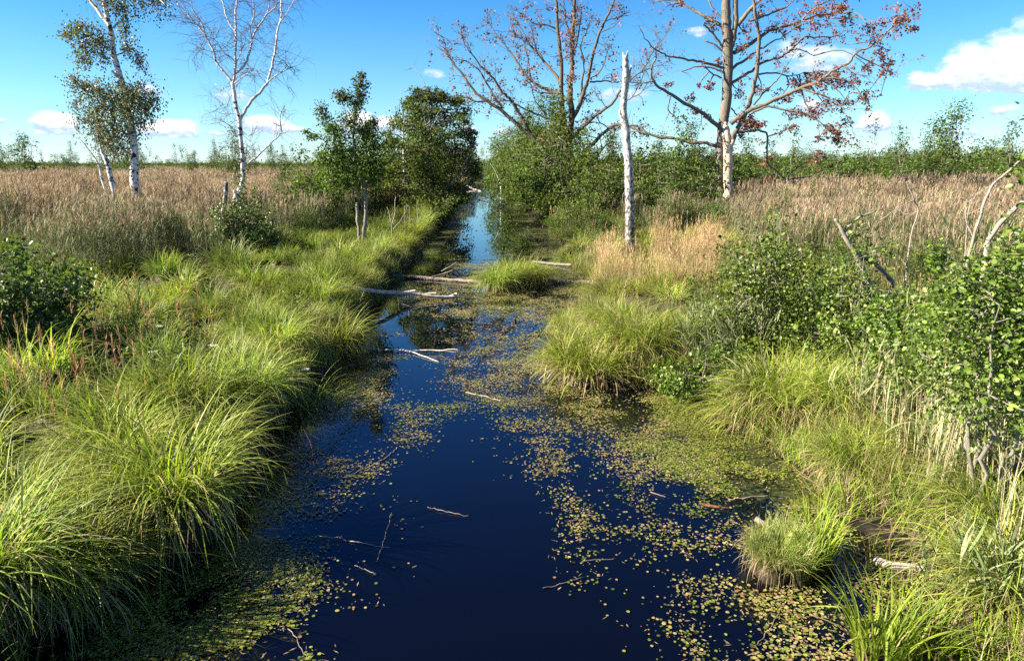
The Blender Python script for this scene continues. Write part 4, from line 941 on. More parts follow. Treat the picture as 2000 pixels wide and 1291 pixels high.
def oak_one():
    c = lambda x, y: (850 + x / 3.741, y / 3.741); t = Tree(47, 8, c, wk=1 / 3.741)
    t.path([(985, 1500), (990, 1330), (985, 1240), (975, 1150), (960, 1080)], 0, 0, 'trunk', widths=[105, 90, 84, 72, 50], dy=0)
    for p, a, b in [([(975, 1200), (885, 1180), (800, 1110), (700, 990), (600, 910), (480, 800), (380, 740), (280, 660), (210, 560), (150, 480), (90, 400), (60, 300), (20, 235)], 38, 4),
                    ([(700, 980), (640, 870), (580, 780), (540, 720), (480, 660), (440, 590), (380, 530), (330, 480), (270, 400), (220, 330), (200, 260)], 26, 4),
                    ([(490, 790), (420, 690), (370, 600), (310, 500), (200, 440), (130, 440)], 18, 4), ([(380, 745), (300, 745), (240, 720), (130, 700)], 10, 3), ([(300, 745), (240, 775), (200, 760)], 6, 3),
                    ([(930, 860), (830, 870), (700, 820), (600, 770), (540, 740), (400, 745)], 16, 5), ([(370, 600), (400, 560), (360, 500)], 8, 3),
                    ([(960, 1120), (955, 1000), (930, 860), (925, 740), (920, 600), (920, 450), (900, 250), (885, 80), (880, -80)], 46, 18),
                    ([(925, 700), (860, 670), (780, 640), (700, 590), (640, 520), (580, 430), (510, 330), (440, 250), (390, 180), (340, 200)], 24, 4), ([(870, 680), (780, 680), (720, 655), (690, 600)], 12, 4),
                    ([(925, 640), (880, 550), (820, 480), (760, 400), (690, 330), (650, 250), (590, 160), (500, 100)], 24, 4), ([(900, 220), (820, 190), (720, 180), (650, 110), (580, 80)], 13, 3), ([(700, 590), (680, 450), (650, 330), (600, 240)], 12, 4),
                    ([(800, 460), (740, 380), (720, 280), (700, 200)], 10, 3), ([(820, 860), (735, 740), (700, 640), (690, 540)], 9, 3),
                    ([(985, 1180), (980, 1000), (1000, 850), (990, 700), (990, 550), (1000, 400), (1000, 250), (1015, 100), (1020, -80)], 50, 20), ([(1000, 300), (960, 180), (940, 60), (930, -60)], 16, 7), ([(995, 420), (1040, 300), (1060, 150), (1070, 60)], 12, 5),
                    ([(1000, 880), (1050, 780), (1090, 660), (1120, 580), (1140, 450), (1180, 310), (1220, 200), (1270, 100), (1310, 0), (1330, -60)], 32, 9), ([(1120, 590), (1190, 540), (1230, 480), (1260, 380), (1300, 320)], 12, 3),
                    ([(1215, 200), (1240, 160), (1330, 130), (1430, 90)], 12, 3), ([(1210, 240), (1300, 200), (1340, 160)], 8, 2), ([(1060, 760), (1075, 600), (1085, 450), (1060, 330), (1110, 220), (1160, 90)], 18, 4),
                    ([(1000, 1200), (1100, 1110), (1200, 1000), (1270, 940), (1330, 910), (1420, 930), (1500, 960)], 32, 10), ([(1010, 1000), (1090, 920), (1160, 860), (1250, 790), (1310, 740), (1345, 680), (1400, 600), (1500, 530), (1560, 440), (1640, 300)], 28, 4),
                    ([(1345, 700), (1420, 730), (1500, 600), (1540, 480), (1545, 380)], 9, 3), ([(1400, 600), (1480, 540), (1600, 490), (1720, 450)], 9, 3), ([(1430, 720), (1500, 680), (1560, 600), (1600, 520)], 7, 3),
                    ([(1030, 1170), (1150, 1165), (1250, 1060), (1290, 960)], 16, 4), ([(1130, 600), (1240, 595), (1370, 600), (1560, 610)], 12, 5), ([(1250, 790), (1180, 700), (1140, 640)], 8, 3), ([(1180, 1010), (1050, 990), (1080, 1080)], 7, 3), ([(1640, 300), (1600, 230), (1520, 190)], 4, 2), ([(1620, 350), (1680, 260), (1710, 220)], 4, 2),
                    ([(1270, 940), (1200, 900), (1120, 905), (1040, 960)], 9, 4), ([(1200, 1000), (1230, 1080), (1300, 1000)], 8, 3)]:
        t.path(p, a, b, n=7)
    tips = []
    t.side_twigs(310, 1.2, .016, 2, grav=.02, tmin=.3, kids=3, rmax=.16, tips=tips, upb=.25, spread=.8)
    t.side_twigs(110, .8, .012, 1, tmin=.7, kids=4, rmax=.04, tips=tips, spread=.8)
    T = np.array(tips); q = to_px(T[:, 0], T[:, 1], T[:, 2]); keep = (t.rng.random(len(T)) < np.where(q[0] > 1215, .015, .08)); T = T[keep]
    for p in T: t.leafset([p], int(t.rng.integers(2, 6)), .15, PINKB, sig=.10, up=0)
    for (x, y, rx, ry, n) in [(900, 950, 70, 60, 260), (850, 1010, 70, 50, 200), (990, 600, 40, 200, 240), (990, 300, 40, 160, 180), (940, 850, 60, 60, 120), (1090, 720, 50, 50, 90), (1310, 930, 30, 30, 60), (1000, 1290, 60, 40, 120)]:
        t.blob(x, y, rx, ry, n, .15, PINKB + BROWN[:1], sub=24, up=0, sg=.22)
    t.finish('oak_tree', 'spreading multi stemmed oak almost bare with few brown leaves, right of the canal', mats=('oak', 'oak', 'oak', 'dead_leaf'), leafname='dry_leaves')

def oak_two():
    c = lambda x, y: (1240 + x / 3.074, y / 3.074); t = Tree(41, 9, c, wk=1 / 3.074)
    t.path([(508, 1330), (508, 1250), (512, 1100), (512, 950), (520, 800), (545, 650), (555, 500), (560, 350), (552, 200), (548, 80), (545, -80)], 0, 0, 'trunk', widths=[56, 46, 44, 44, 50, 58, 56, 58, 54, 50, 42], dy=0)
    t.path([(566, 1330), (562, 1250), (560, 1100), (560, 950), (556, 860), (548, 780), (543, 735)], 0, 0, 'pale', widths=[66, 56, 54, 53, 54, 40, 14], y0=-.42, dy=.03, n=12)
    t.path([(560, 900), (580, 860), (602, 810)], 36, 28, 'pale', y0=-.40, dy=.0)
    t.path([(595, 1000), (585, 1015)], 12, 16, 'pale', y0=-.5, dy=0)
    t.path([(568, 350), (585, 270), (598, 190), (606, 80), (600, -80)], 30, 30, y0=-.1, dy=0, n=9)
    for p, a, b in [([(590, 840), (600, 800), (640, 730), (690, 620), (725, 480), (745, 300), (740, 180), (715, 60), (720, -60)], 32, 14),
                    ([(575, 745), (680, 670), (780, 630), (900, 570), (1000, 530), (1100, 490), (1180, 430), (1280, 380), (1340, 310), (1430, 270), (1520, 190), (1580, 110), (1670, 60)], 28, 4),
                    ([(690, 690), (800, 640), (900, 660), (1010, 680), (1100, 730), (1180, 790), (1240, 830)], 14, 4), ([(1100, 490), (1200, 470), (1300, 500), (1350, 560), (1390, 620)], 12, 3), ([(1000, 535), (1110, 570), (1200, 610), (1270, 680), (1310, 790)], 10, 3),
                    ([(1330, 330), (1430, 380), (1520, 430), (1580, 440)], 8, 2), ([(585, 415), (700, 330), (800, 270), (890, 220)], 18, 5), ([(595, 320), (700, 260), (800, 190), (900, 160), (1000, 130), (1100, 90), (1200, 80), (1270, 0)], 24, 5),
                    ([(580, 500), (680, 440), (760, 380), (860, 350), (940, 300), (1010, 230), (1100, 225), (1200, 220), (1260, 190)], 18, 4), ([(940, 300), (1000, 300), (1070, 335)], 9, 4), ([(735, 450), (840, 440), (930, 460), (1010, 440)], 11, 4),
                    ([(715, 630), (780, 550), (850, 490), (900, 410), (950, 330)], 12, 3), ([(620, 150), (690, 60), (760, -10), (800, -60)], 26, 10), ([(690, 130), (800, 90), (900, 50), (960, 0)], 13, 5), ([(1000, 130), (1080, 40), (1160, 10), (1230, -30)], 10, 4),
                    ([(610, 800), (700, 785), (760, 790), (797, 820), (795, 970), (850, 1030), (900, 1080), (910, 1170)], 15, 6), ([(855, 1040), (830, 1100)], 6, 3), ([(1430, 270), (1500, 300), (1530, 370)], 6, 2),
                    ([(1240, 390), (1300, 430), (1380, 470)], 7, 3), ([(1140, 470), (1230, 560), (1290, 640)], 7, 3), ([(1580, 110), (1560, 130), (1680, 170)], 5, 2), ([(1400, 280), (1420, 200), (1410, 130)], 6, 2), ([(1100, 730), (1110, 830), (1100, 930)], 5, 2), ([(900, 660), (930, 730), (900, 780)], 6, 2),
                    ([(510, 765), (420, 690), (300, 620), (200, 560), (110, 490), (100, 410), (130, 350), (120, 280)], 26, 4), ([(110, 490), (50, 500), (-30, 520)], 8, 3), ([(215, 580), (200, 660), (240, 700), (260, 730)], 7, 3), ([(400, 690), (400, 740), (405, 775)], 5, 2),
                    ([(525, 410), (400, 375), (300, 355), (210, 340), (140, 310), (60, 230), (20, 150)], 16, 3), ([(525, 440), (470, 410), (380, 400), (280, 430)], 13, 7), ([(520, 470), (460, 440), (400, 390)], 10, 5),
                    ([(500, 885), (430, 860), (340, 860), (250, 835), (130, 820), (60, 790), (20, 760), (-50, 755), (-120, 770)], 22, 9), ([(60, 800), (0, 790), (-60, 800)], 10, 5), ([(530, 165), (440, 110), (360, 70), (290, 25), (230, 0), (120, 10)], 22, 6), ([(290, 20), (200, 35), (165, 70)], 7, 3),
                    ([(535, 300), (490, 230), (440, 170), (410, 150)], 13, 8), ([(525, 310), (480, 270), (420, 250)], 11, 7), ([(540, 120), (470, 60), (440, 0)], 12, 6), ([(140, 310), (170, 240), (200, 190)], 6, 3), ([(100, 410), (40, 400), (-20, 340)], 6, 3), ([(580, 650), (610, 690), (650, 740)], 9, 5)]:
        t.path(p, a, b, n=7)
    tips = []
    t.side_twigs(230, 1.0, .014, 2, tmin=.35, kids=3, rmax=.13, tips=tips, upb=.1, spread=.8)
    T = np.array(tips); q = to_px(T[:, 0], T[:, 1], T[:, 2])
    keep = t.rng.random(len(T)) < np.where(q[0] > 1440, .10, .015); T = T[keep]
    for p in T: t.leafset([p], int(t.rng.integers(3, 7)), .14, BROWN + PINKB, sig=.09, up=0)
    for (x, y, rx, ry, n) in [(720, 730, 80, 35, 480), (690, 770, 50, 25, 160), (640, 800, 30, 40, 90), (500, 370, 25, 25, 60), (450, 515, 35, 25, 110), (340, 590, 30, 25, 60), (380, 520, 20, 20, 30), (370, 670, 40, 20, 70), (430, 700, 30, 15, 40), (880, 580, 60, 40, 150), (1000, 520, 70, 45, 260), (1090, 480, 60, 40, 240), (1170, 460, 60, 40, 200), (1230, 500, 50, 30, 120),
                              (950, 690, 60, 30, 120), (1060, 690, 60, 35, 150), (1150, 640, 50, 40, 110), (1240, 640, 50, 40, 180), (1270, 740, 40, 40, 100), (1205, 810, 50, 28, 240), (1215, 850, 25, 18, 70), (1105, 840, 30, 20, 60), (1105, 940, 36, 34, 170), (1180, 1000, 14, 10, 22), (930, 765, 35, 25, 60), (1380, 580, 32, 40, 120), (1310, 500, 40, 40, 100),
                              (1120, 60, 60, 40, 160), (1200, 60, 60, 35, 220), (1280, 110, 40, 40, 120), (1000, 150, 60, 30, 110), (1120, 150, 60, 30, 110), (860, 170, 50, 30, 80), (1400, 170, 40, 35, 110), (1480, 140, 40, 25, 70), (1610, 110, 30, 30, 60), (1675, 170, 28, 14, 50), (1480, 320, 45, 40, 130), (1520, 390, 30, 30, 80), (1400, 400, 40, 30, 70), (1440, 250, 40, 30, 60),
                              (660, 190, 30, 35, 60), (640, 290, 30, 40, 60), (620, 540, 40, 50, 100), (760, 540, 50, 30, 70), (450, 130, 30, 30, 70), (470, 170, 25, 25, 40), (740, 100, 40, 25, 50), (270, 20, 30, 15, 40), (200, 510, 30, 18, 40), (1475, 570, 8, 8, 8)]:
        t.blob(x, y, rx, ry, int(n * 1.25), .125, BROWN + PINKB[:2], sub=12, up=0, sg=.2)
    t.finish('oak_tree', 'tall oak with rust brown leaves and bark stripped off one stem, standing in reeds', mats=('oak_grey', 'oak_grey', 'oak_grey', 'dead_leaf'), leafname='dry_leaves')

def snag():
    t = Tree(28, 10)
    t.path([(1232, 492), (1231, 478), (1230, 430), (1229, 380), (1228, 330), (1225, 290), (1222, 250), (1218, 225), (1219, 190), (1222, 150), (1222, 125), (1221, 108)], 0, 0, 'trunk', widths=[20, 18, 17.5, 17, 16, 15, 14, 13.5, 12.5, 12.5, 11, 9], dy=0)
    t.path([(1224, 180), (1229, 150), (1234, 128)], 6, 2.5, y0=-.05, dy=0); t.path([(1218, 112), (1217, 103)], 3, 2, y0=0, dy=0); t.path([(1225, 112), (1226, 100)], 4, 2, y0=0, dy=0)
    t.path([(1219, 235), (1212, 226), (1210, 216)], 7, 4, y0=-.05, dy=0); t.path([(1218, 170), (1209, 155), (1205, 145)], 3, 1.5, dy=0)
    t.finish('birch_snag', 'branchless white birch trunk with broken top standing right of the canal', 'dead tree', mats=('birch_snag', 'birch_snag', 'twig', 'leaf'))
leafy_birch(); bare_birch(); slim_alder(); big_alders(); oak_one(); oak_two(); snag()

# ------------------------------------------------------------------ shrubs
def shrub_mesh(seed, h, w, n, size, pal, stems=7, sub=60, spire=0, rnd=False, lowcut=.12, flat=False):
    """returns stems mesh and leaf mesh around the origin: arching stems, leaves in clusters round their side shoots"""
    rng = np.random.default_rng(seed); tb = Tubes(); C = []
    for i in range(stems):
        a = 6.283 * i / stems + rng.uniform(-.4, .4); top = np.array([math.cos(a) * w * .42 * rng.uniform(.2, 1), math.sin(a) * w * .42 * rng.uniform(.2, 1), h * rng.uniform(.55, .95)])
        if i < spire: top = np.array([rng.normal(0, w * .12), rng.normal(0, w * .12), h * rng.uniform(1.0, 1.3)])
        b = np.array([math.cos(a), math.sin(a), 0]) * w * .06; mid = (b + top) / 2 + np.array([math.cos(a), math.sin(a), 0]) * w * .05
        P, R = resample(np.array([b, mid, top]), np.array([.02, .014, .004]) * (h / 2) ** .7, 5, .15, rng); tb.add(P, R, 5, cap=False)
        for j in range(max(3, sub // stems)):
            t = rng.uniform(lowcut, 1.0); q = P[min(int(t * len(P)), len(P) - 1)]; zf = q[2] / h
            reach = w * .5 * (1.05 - .75 * abs(zf - .38) ** 1.0) * (.35 if (i < spire and zf > .8) else 1)
            e = q + np.array([rng.normal(), rng.normal(), rng.normal() * .35]) * reach * .45
            rr = math.hypot(e[0], e[1]); lim = reach * 1.05
            if rr > lim: e[:2] *= lim / rr
            e[2] = max(e[2], .08 * h)
            C.append(e); tb.add(np.array([q, (q + e) / 2 + rng.standard_normal(3) * .02, e]), np.array([.007, .005, .003]) * (h / 2), 3, cap=False)
    C = np.array(C); per = max(1, n // len(C)); sg = .055 * (w + h) / 2 * (70 / len(C)) ** .33 * 1.25
    P = np.repeat(C, per, 0) + rng.standard_normal((len(C) * per, 3)) * sg; P[:, 2] = np.maximum(P[:, 2], .04)
    out = np.repeat(unit(C - np.array([0, 0, h * .45])), per, 0)
    L_ = Leaves(); h2 = rng.random(len(P)) < .5
    L_.add(*leaves(P[h2], size * 1.08, rng, pal, up=.35, out=out[h2], rnd=rnd, aspect=.76, jit=.28)); L_.add(*leaves(P[~h2], size * .72, rng, pal, up=.1, out=out[~h2], rnd=rnd, aspect=.6, jit=.28))
    return tb.mesh('stems', M['alder']), L_.mesh('foliage', M['leaf' if rnd else 'far_leaf'])
def shrub(name, meshes, loc, label, group=None, rotz=0., scl=1.0, cat='bush'):
    r = thing(name, label, cat, loc, rotz, group); r.scale = (scl,) * 3 if isinstance(scl, (int, float)) else scl
    link('stems', meshes[0], r); link('foliage', meshes[1], r); return r
def place(px, py, zg=.35):
    x, Y = map(float, at_z(px, py, zg)); return (x, Y, float(gz(x, Y)) - .05)

# near bushes with leaves one can see
def near_shrubs():
    S = lambda px, Y: (float((px - 1000) / F * Y * 1.0), Y)
    def put(px, Y, h, w, n, size, label, seed, pal=NEARG, spire=1, sub=110, stems=9, lowcut=.12):
        x = float(at_d(px, 500, Y)[0]); z = float(gz(x, Y)) - .05
        shrub('alder_bush', shrub_mesh(seed, h, w, n, size, pal, stems=stems, sub=sub, spire=spire, rnd=True, lowcut=lowcut), (x, Y, z), label)
    put(1495, 11.3, 2.25, 2.0, 8625, 0.056, 'leafy alder bush right of the straw grass, in front of the reed bed', 301, sub=150)
    put(1400, 10.4, .9, 1.5, 4370, 0.053, 'low alder bush leaning towards the mud bay on right bank', 302, spire=0)
    put(1690, 10.2, 1.9, 1.9, 8625, 0.056, 'alder bush around the grey forked dead branch on right bank', 303, sub=150)
    put(1810, 8.8, 1.6, 1.4, 7474, 0.054, 'alder bush with reed stalks in front, second from the right edge', 305, sub=130)
    put(2005, 6.1, 2.75, 1.4, 9500, .045, 'tall alder bush with glossy leaves filling the right edge of the view', 306, sub=110, spire=2, lowcut=.5)
    put(2120, 6.8, 2.6, 1.8, 6500, .048, 'alder bush just beyond the right edge bush', 307, sub=90, lowcut=.4)
    put(1900, 7.6, 1.5, 1.3, 4830, 0.053, 'alder bush behind the pale reed stalks near the right edge', 309, sub=90)
    put(0, 11.0, 2.0, 2.3, 9000, .075, 'round dark alder bush at the left edge of the view', 308, pal=NEARG[:2] + DARKG, sub=160, spire=0)
    put(-90, 10.6, 1.9, 2.0, 3500, .075, 'alder bush partly outside the left edge of the view', 310, pal=NEARG[:2] + DARKG, sub=100, spire=0)
    put(478, 23.0, 2.35, 1.9, 6500, .075, 'round alder bush at the foot of the leafless white birch', 311, pal=GREEN + DARKG, sub=150, spire=1)
    put(520, 24.5, 1.3, 1.2, 2200, .075, 'small alder bush right of the round one under the leafless birch', 312, pal=GREEN + DARKG, sub=60, spire=0)
near_shrubs()

PRO = [shrub_mesh(400 + k, 3.0, 2.8 + .3 * k, 5600, .12, GREEN + DARKG, stems=8, sub=110, spire=k % 2) for k in range(4)]
TALL = [shrub_mesh(420 + k, 4.2, 2.3, 3600, .12, DARKG + GREEN[:2], stems=6, sub=90, spire=2) for k in range(4)]
BIG = [shrub_mesh(460 + k, 5.4, 5.0 + .4 * k, 15000, .135, GREEN + DARKG, stems=10, sub=220, spire=2 + k % 2) for k in range(3)]
THIN = [shrub_mesh(440 + k, 3.4, 1.1, 700, .12, DARKG, stems=3, sub=32, spire=2) for k in range(3)]
def mid_shrubs():
    rnd = random.Random(9); cnt = 0
    def put(px, Y, scl, label, P, k, group=None, zs=1.0, name='alder_bush', cat='bush'):
        x = float(at_d(px, 400, Y)[0]); z = float(gz(x, Y)) - .05
        shrub(name, P[k % len(P)], (x, Y, z), label, group, rnd.random() * 6.28, (scl, scl, scl * zs), cat)
    for a in [(1068, 52, 1.2, 'tallest alder bush right of the canal, under the left limbs of the bare oak', BIG, 0), (1030, 62, 1.15, 'alder bush right of the canal with a thin top above it', BIG, 1), (1085, 44, 1.3, 'alder bush over the right waterline below the bare oak', PRO, 2),
              (1130, 40, 1.2, 'alder bush hiding the base of the bare oak', PRO, 3), (1180, 37, 1.15, 'alder bush just left of the white broken trunk', PRO, 0), (1165, 31, .5, 'low light green bush in front of the bare oak', PRO, 1),
              (1110, 34, .55, 'low yellow green bush at the right waterline', PRO, 2), (1270, 39, 1.3, 'alder bush just right of the white broken trunk', PRO, 2), (1330, 41, 1.4, 'dark alder bush left of the two oak stems', PRO, 3), (1310, 33, .6, 'low bush between white broken trunk and stripped oak', PRO, 1), (1385, 46, 1.45, 'alder bush directly behind the two oak stems', PRO, 0),
              (1350, 35, .6, 'yellow tinted low bush in front of the dark alder bush', PRO, 2), (600, 34, 1.0, 'bush in the reeds left of the slim alder', PRO, 1), (640, 38, 1.15, 'bush in the reeds behind the slim alder', PRO, 0), (560, 42, .9, 'bush in the reeds between leafless birch and slim alder', PRO, 3),
              (710, 44, 1.3, 'bush behind the slim alder close to the big alder', PRO, 2), (1235, 48, 1.5, 'alder bush behind the white broken trunk', PRO, 1), (1430, 44, .5, 'small dark bush right of the stripped oak stem', PRO, 3)]:
        put(*a)
    for a in [(1092, 46, 1.05, 'dense alder bush below the left limb of the bare oak', BIG, 2), (1055, 58, 1.2, 'dense alder bush left of the bare oak, second along the right bank', BIG, 1), (1180, 43, .72, 'dense bush between the bare oak and the white broken trunk', BIG, 0), (1020, 78, 1.3, 'alder bush at the right side of the sky gap', BIG, 2),
              (1345, 46, .8, 'dense bush left behind the two oak stems', BIG, 1), (1275, 45, .74, 'dense bush right behind the white broken trunk', BIG, 2), (735, 46, .85, 'dense alder left behind the big alder', BIG, 0), (850, 54, .95, 'dense alder right behind the big alder', BIG, 1), (620, 40, .55, 'dense low bush left behind the slim alder', BIG, 2), (680, 42, .6, 'dense low bush straight behind the slim alder', BIG, 1)]:
        put(*a)
    # rows receding along the canal
    GL = 'alders lining the far left side of the canal'; GR = 'alders lining the far right side of the canal'
    for i, Y in enumerate([48, 54, 61, 70, 80, 92, 106, 122, 140, 165, 195, 235, 285]):
        for k in range(2):
            x = float(eL(Y + k * 3)) - 1.6 - 2.4 * k; s = rnd.uniform(1.15, 1.45) * (1 if Y < 150 else 1.2)
            shrub('alder_tree', (TALL + PRO)[(i * 3 + k) % 8], (x, Y + 3 * k, .3), 'dense alder in the dark row receding along the left side of the canal', GL, rnd.random() * 6.28, (s, s, s * 1.05), 'tree')
            x = float(eR(Y + k * 3)) + 2.0 + 2.4 * k; s = rnd.uniform(.95, 1.25)
            if Y > 56: shrub('alder_tree', (PRO + TALL)[(i * 5 + k) % 8], (x, Y + 3 * k, .3), 'dense alder in the sunlit row receding along the right side of the canal', GR, rnd.random() * 6.28, (s, s, s), 'tree')
    put(985, 75, 1.45, 'thin pointed alder top beside the sky gap over the canal', TALL, 1, name='alder_tree', cat='tree')
    for i, (Y, off) in enumerate([(128, 2.4), (140, -2.6), (158, 1.2), (172, -1.0), (190, .4), (215, -2.0), (215, 2.2), (150, 3.4), (120, -3.6)]):
        shrub('alder_tree', (TALL + PRO)[i % 8], (-.0345 * Y + off, Y, .2), 'alder closing off the far end of the canal', 'alders closing the far end of the canal', i * 1.1, (1.5, 1.5, 1.3), 'tree')
    # right belt
    for a in [(1840, 58, 1.75, 'tallest loose crowned tree above the bushes on the right', TALL, 0), (1740, 60, 1.25, 'flat topped tree left of the tallest one on the right', TALL, 1), (1686, 70, 1.7, 'small pointed tree above the right hand bushes', THIN, 0), (1545, 60, 1.4, 'thin tree right of the hanging oak branch', THIN, 1)]:
        put(*a, name='alder_tree', cat='tree')
    n = 0; G = 'green bushes beyond the right reed bed'
    for i in range(150):
        Y = 51 + 70 * rnd.random() ** 1.6; px = rnd.uniform(1400, 2200); s = rnd.uniform(.8, 1.3) * (1 + (Y - 51) / 130)
        x = float(at_d(px, 330, Y)[0])
        P = (PRO if rnd.random() < .8 else (TALL if rnd.random() < .4 else THIN)); shrub('alder_bush', P[i % len(P)], (x, Y, .3), 'green bush in the belt of bushes beyond the right reed bed', G, rnd.random() * 6.28, (s * 1.15, s * 1.15, s * .92))
    G = 'low bushes beyond the left reed bed'
    for i in range(80):
        Y = 74 + 120 * rnd.random() ** 1.2; px = rnd.uniform(-200, 830); s = rnd.choice([.5, .6, .8, 1.0, 1.45]) * rnd.uniform(.8, 1.15)
        x = float(at_d(px, 330, Y)[0])
        P = (PRO if rnd.random() < .55 else (TALL if rnd.random() < .3 else THIN)); shrub('alder_bush', P[i % len(P)], (x, Y, .3), 'low bush in the scattered line beyond the left reed bed', G, rnd.random() * 6.28, (s * 1.1, s * 1.1, s))
    for i in range(34):
        px = -100 + 27 * i + rnd.uniform(-14, 14); Y = rnd.uniform(95, 190); s = rnd.uniform(.9, 1.35) * Y / 120
        x = float(at_d(px, 330, Y)[0]); P = THIN + TALL[:2]; shrub('alder_tree', P[i % 5], (x, Y, .3), 'small slender tree on the horizon beyond the left reed bed', 'small trees along the left horizon', rnd.random() * 6.28, (s * .8, s * .8, s), 'tree')
    G = 'bushes scattered inside the left reed bed'
    for i, (px, Y, s) in enumerate([(545, 33, .35), (500, 38, .4), (600, 29, .4), (650, 31, .35), (350, 40, .35), (20, 60, .5), (330, 62, .6), (380, 75, .9), (150, 80, .7), (590, 58, .7), (640, 66, .8), (450, 90, .8), (70, 88, .8)]):
        put(px, Y, s, 'small green bush standing inside the left reed bed', PRO, i, G)
def right_saplings():
    rnd = random.Random(4)
    for i, (px, Y, s) in enumerate([(1460, 30, .35), (1530, 26, .4), (1620, 24, .35), (1700, 28, .4), (1780, 22, .35), (1850, 27, .4), (1930, 22, .4), (1580, 36, .4), (1680, 38, .45), (1760, 36, .4), (1880, 40, .5), (1990, 33, .45), (1500, 44, .4), (1400, 33, .4), (1820, 17, .35), (1640, 17, .3), (1540, 18, .3), (1950, 16, .35)]):
        x = float(at_d(px, 400, Y)[0]); shrub('alder_bush', PRO[i % 4], (x, Y, float(gz(x, Y)) - .05), 'small green bush standing among the right hand reeds', 'small bushes inside the right reed bed', rnd.random() * 6.28, (s, s, s * 1.35))
right_saplings()
mid_shrubs()
def far_wood():
    rng = np.random.default_rng(77); n = 2600
    Y = 230 + 1500 * rng.random(n) ** 1.6; x = (rng.random(n) * 2 - 1) * (Y * .85 + 20); k = np.abs(x + .0345 * Y) > 9
    x, Y = x[k], Y[k]; n = len(x)
    x2 = x; s = rng.uniform(.8, 1.4, n) * (1 + Y / 900) * np.where(x > 0, .95, .55)
    P = np.stack([x2, Y, np.full(n, .2)], 1)
    me = [m[1] for m in PRO + TALL]
    scatter('distant_wood', P, np.stack([0 * x, 0 * x, rng.random(n) * 6.28], 1), np.stack([s * 1.7, s * 1.7, s], 1), rng.integers(0, 8, n), me, 'dark line of distant woodland along the horizon', 'wood')
far_wood()

# ------------------------------------------------------------------ logs, dead branches, sticks
def wood(name, label, cat, segs, mat, group=None, seed=1, wob=.05):
    """segs: list of (points [(px,py,z)], w0, w1 in px)"""
    rng = np.random.default_rng(seed); base = None; first = True; root = None
    for (pts, w0, w1) in segs:
        P = []; 
        for (px, py, z) in pts:
            x, Y = at_z(px, py, z); P.append([float(x), float(Y), z])
        P = np.array(P); d = np.linalg.norm(P - np.array([0, 0, H]), axis=1); R = np.linspace(w0, w1, len(P)) * d / F / 2
        P, R = resample(P, R, 5, wob, rng); tb = Tubes(); tb.add(P, R, 9, rough=.08, rng=rng)
        if root is None:
            base = P[0].copy(); o = link(name, tb.mesh(name, M[mat], base), loc=tuple(base)); o['label'] = label; o['category'] = cat
            if group: o['group'] = group
            root = o
        else: link('side_branch', tb.mesh('side_branch', M[mat], base), root)
    return root
wood('fallen_log', 'white barkless log reaching from the left bank into the canal', 'log', [([(668, 560, .75), (700, 565, .60), (750, 571, .36), (798, 573, .20), (843, 579, .10), (893, 580, .05)], 9, 5.5), ([(785, 572, .14), (800, 569, .2), (813, 567, .24)], 4, 2.5), ([(825, 576, .1), (840, 573, .14), (853, 572, .17)], 3.5, 2), ([(878, 579, .06), (889, 574, .12), (893, 573, .14)], 4, 3)], 'white_log', seed=1)
wood('fallen_log', 'long brown log lying across the canal through the grassy islet', 'log', [([(740, 535, .25), (757, 538, .14), (800, 541, .05), (880, 547, .04), (934, 551, .04), (1000, 550, .05), (1059, 548, .06), (1110, 551, .07), (1175, 550, .14)], 6.5, 7)], 'dark_log', seed=2)
wood('dead_branch', 'dead branch sticking up behind the long brown log', 'branch', [([(843, 541, .04), (862, 536, .1), (886, 528, .22)], 3, 2), ([(862, 530, .14), (880, 520, .3), (893, 512, .42)], 2.2, 1.2)], 'dead_wood', seed=3)
wood('fallen_branch', 'forked white branch floating across the water left of centre', 'branch', [([(688, 678, .10), (720, 681, .05), (750, 683, .04), (795, 685, .03), (828, 696, .02), (858, 707, .01)], 4.6, 1.6), ([(800, 686, .03), (830, 684, .05), (861, 685, .05), (897, 688, .04)], 3, 3), ([(861, 685, .05), (880, 682, .1), (895, 683, .12)], 2, 1.2)], 'white_log', seed=4)
wood('fallen_log', 'pale log at the far end of the canal', 'log', [([(905, 362, .5), (922, 368, .2), (943, 374, .05)], 4.5, 2.5)], 'white_log', seed=5)
wood('fallen_branch', 'dark branch on the bright water far down the canal', 'branch', [([(935, 390, .05), (946, 388, .15), (958, 385, .3)], 2.2, 1.2)], 'dark_log', seed=6)
wood('fallen_log', 'short bark covered log poking out from the right bank beyond the islet', 'log', [([(1035, 510, .03), (1060, 513, .05), (1090, 516, .06), (1118, 518, .08)], 4.5, 5.5)], 'alder', seed=7)
wood('fallen_log', 'grey weathered log on the mud in the right foreground', 'log', [([(1712, 1094, .05), (1740, 1104, .07), (1775, 1108, .08), (1806, 1112, .09)], 15, 14)], 'dead_wood', seed=8)
wood('fallen_log', 'pale broken log end right of the grey weathered log', 'log', [([(1842, 1124, .14), (1870, 1128, .12), (1915, 1137, .12)], 9, 7)], 'white_log', seed=9)
wood('driftwood', 'red brown waterlogged wood among the floating leaves', 'driftwood', [([(1366, 985, -.012), (1385, 988, -.004), (1405, 991, -.004), (1424, 993, -.012)], 8, 5)], 'red_wood', seed=10)
wood('driftwood', 'small brown wood piece near the mossy hummock', 'driftwood', [([(1478, 1014, .03), (1490, 1022, .03), (1506, 1032, .02)], 11, 7)], 'dark_log', seed=11)
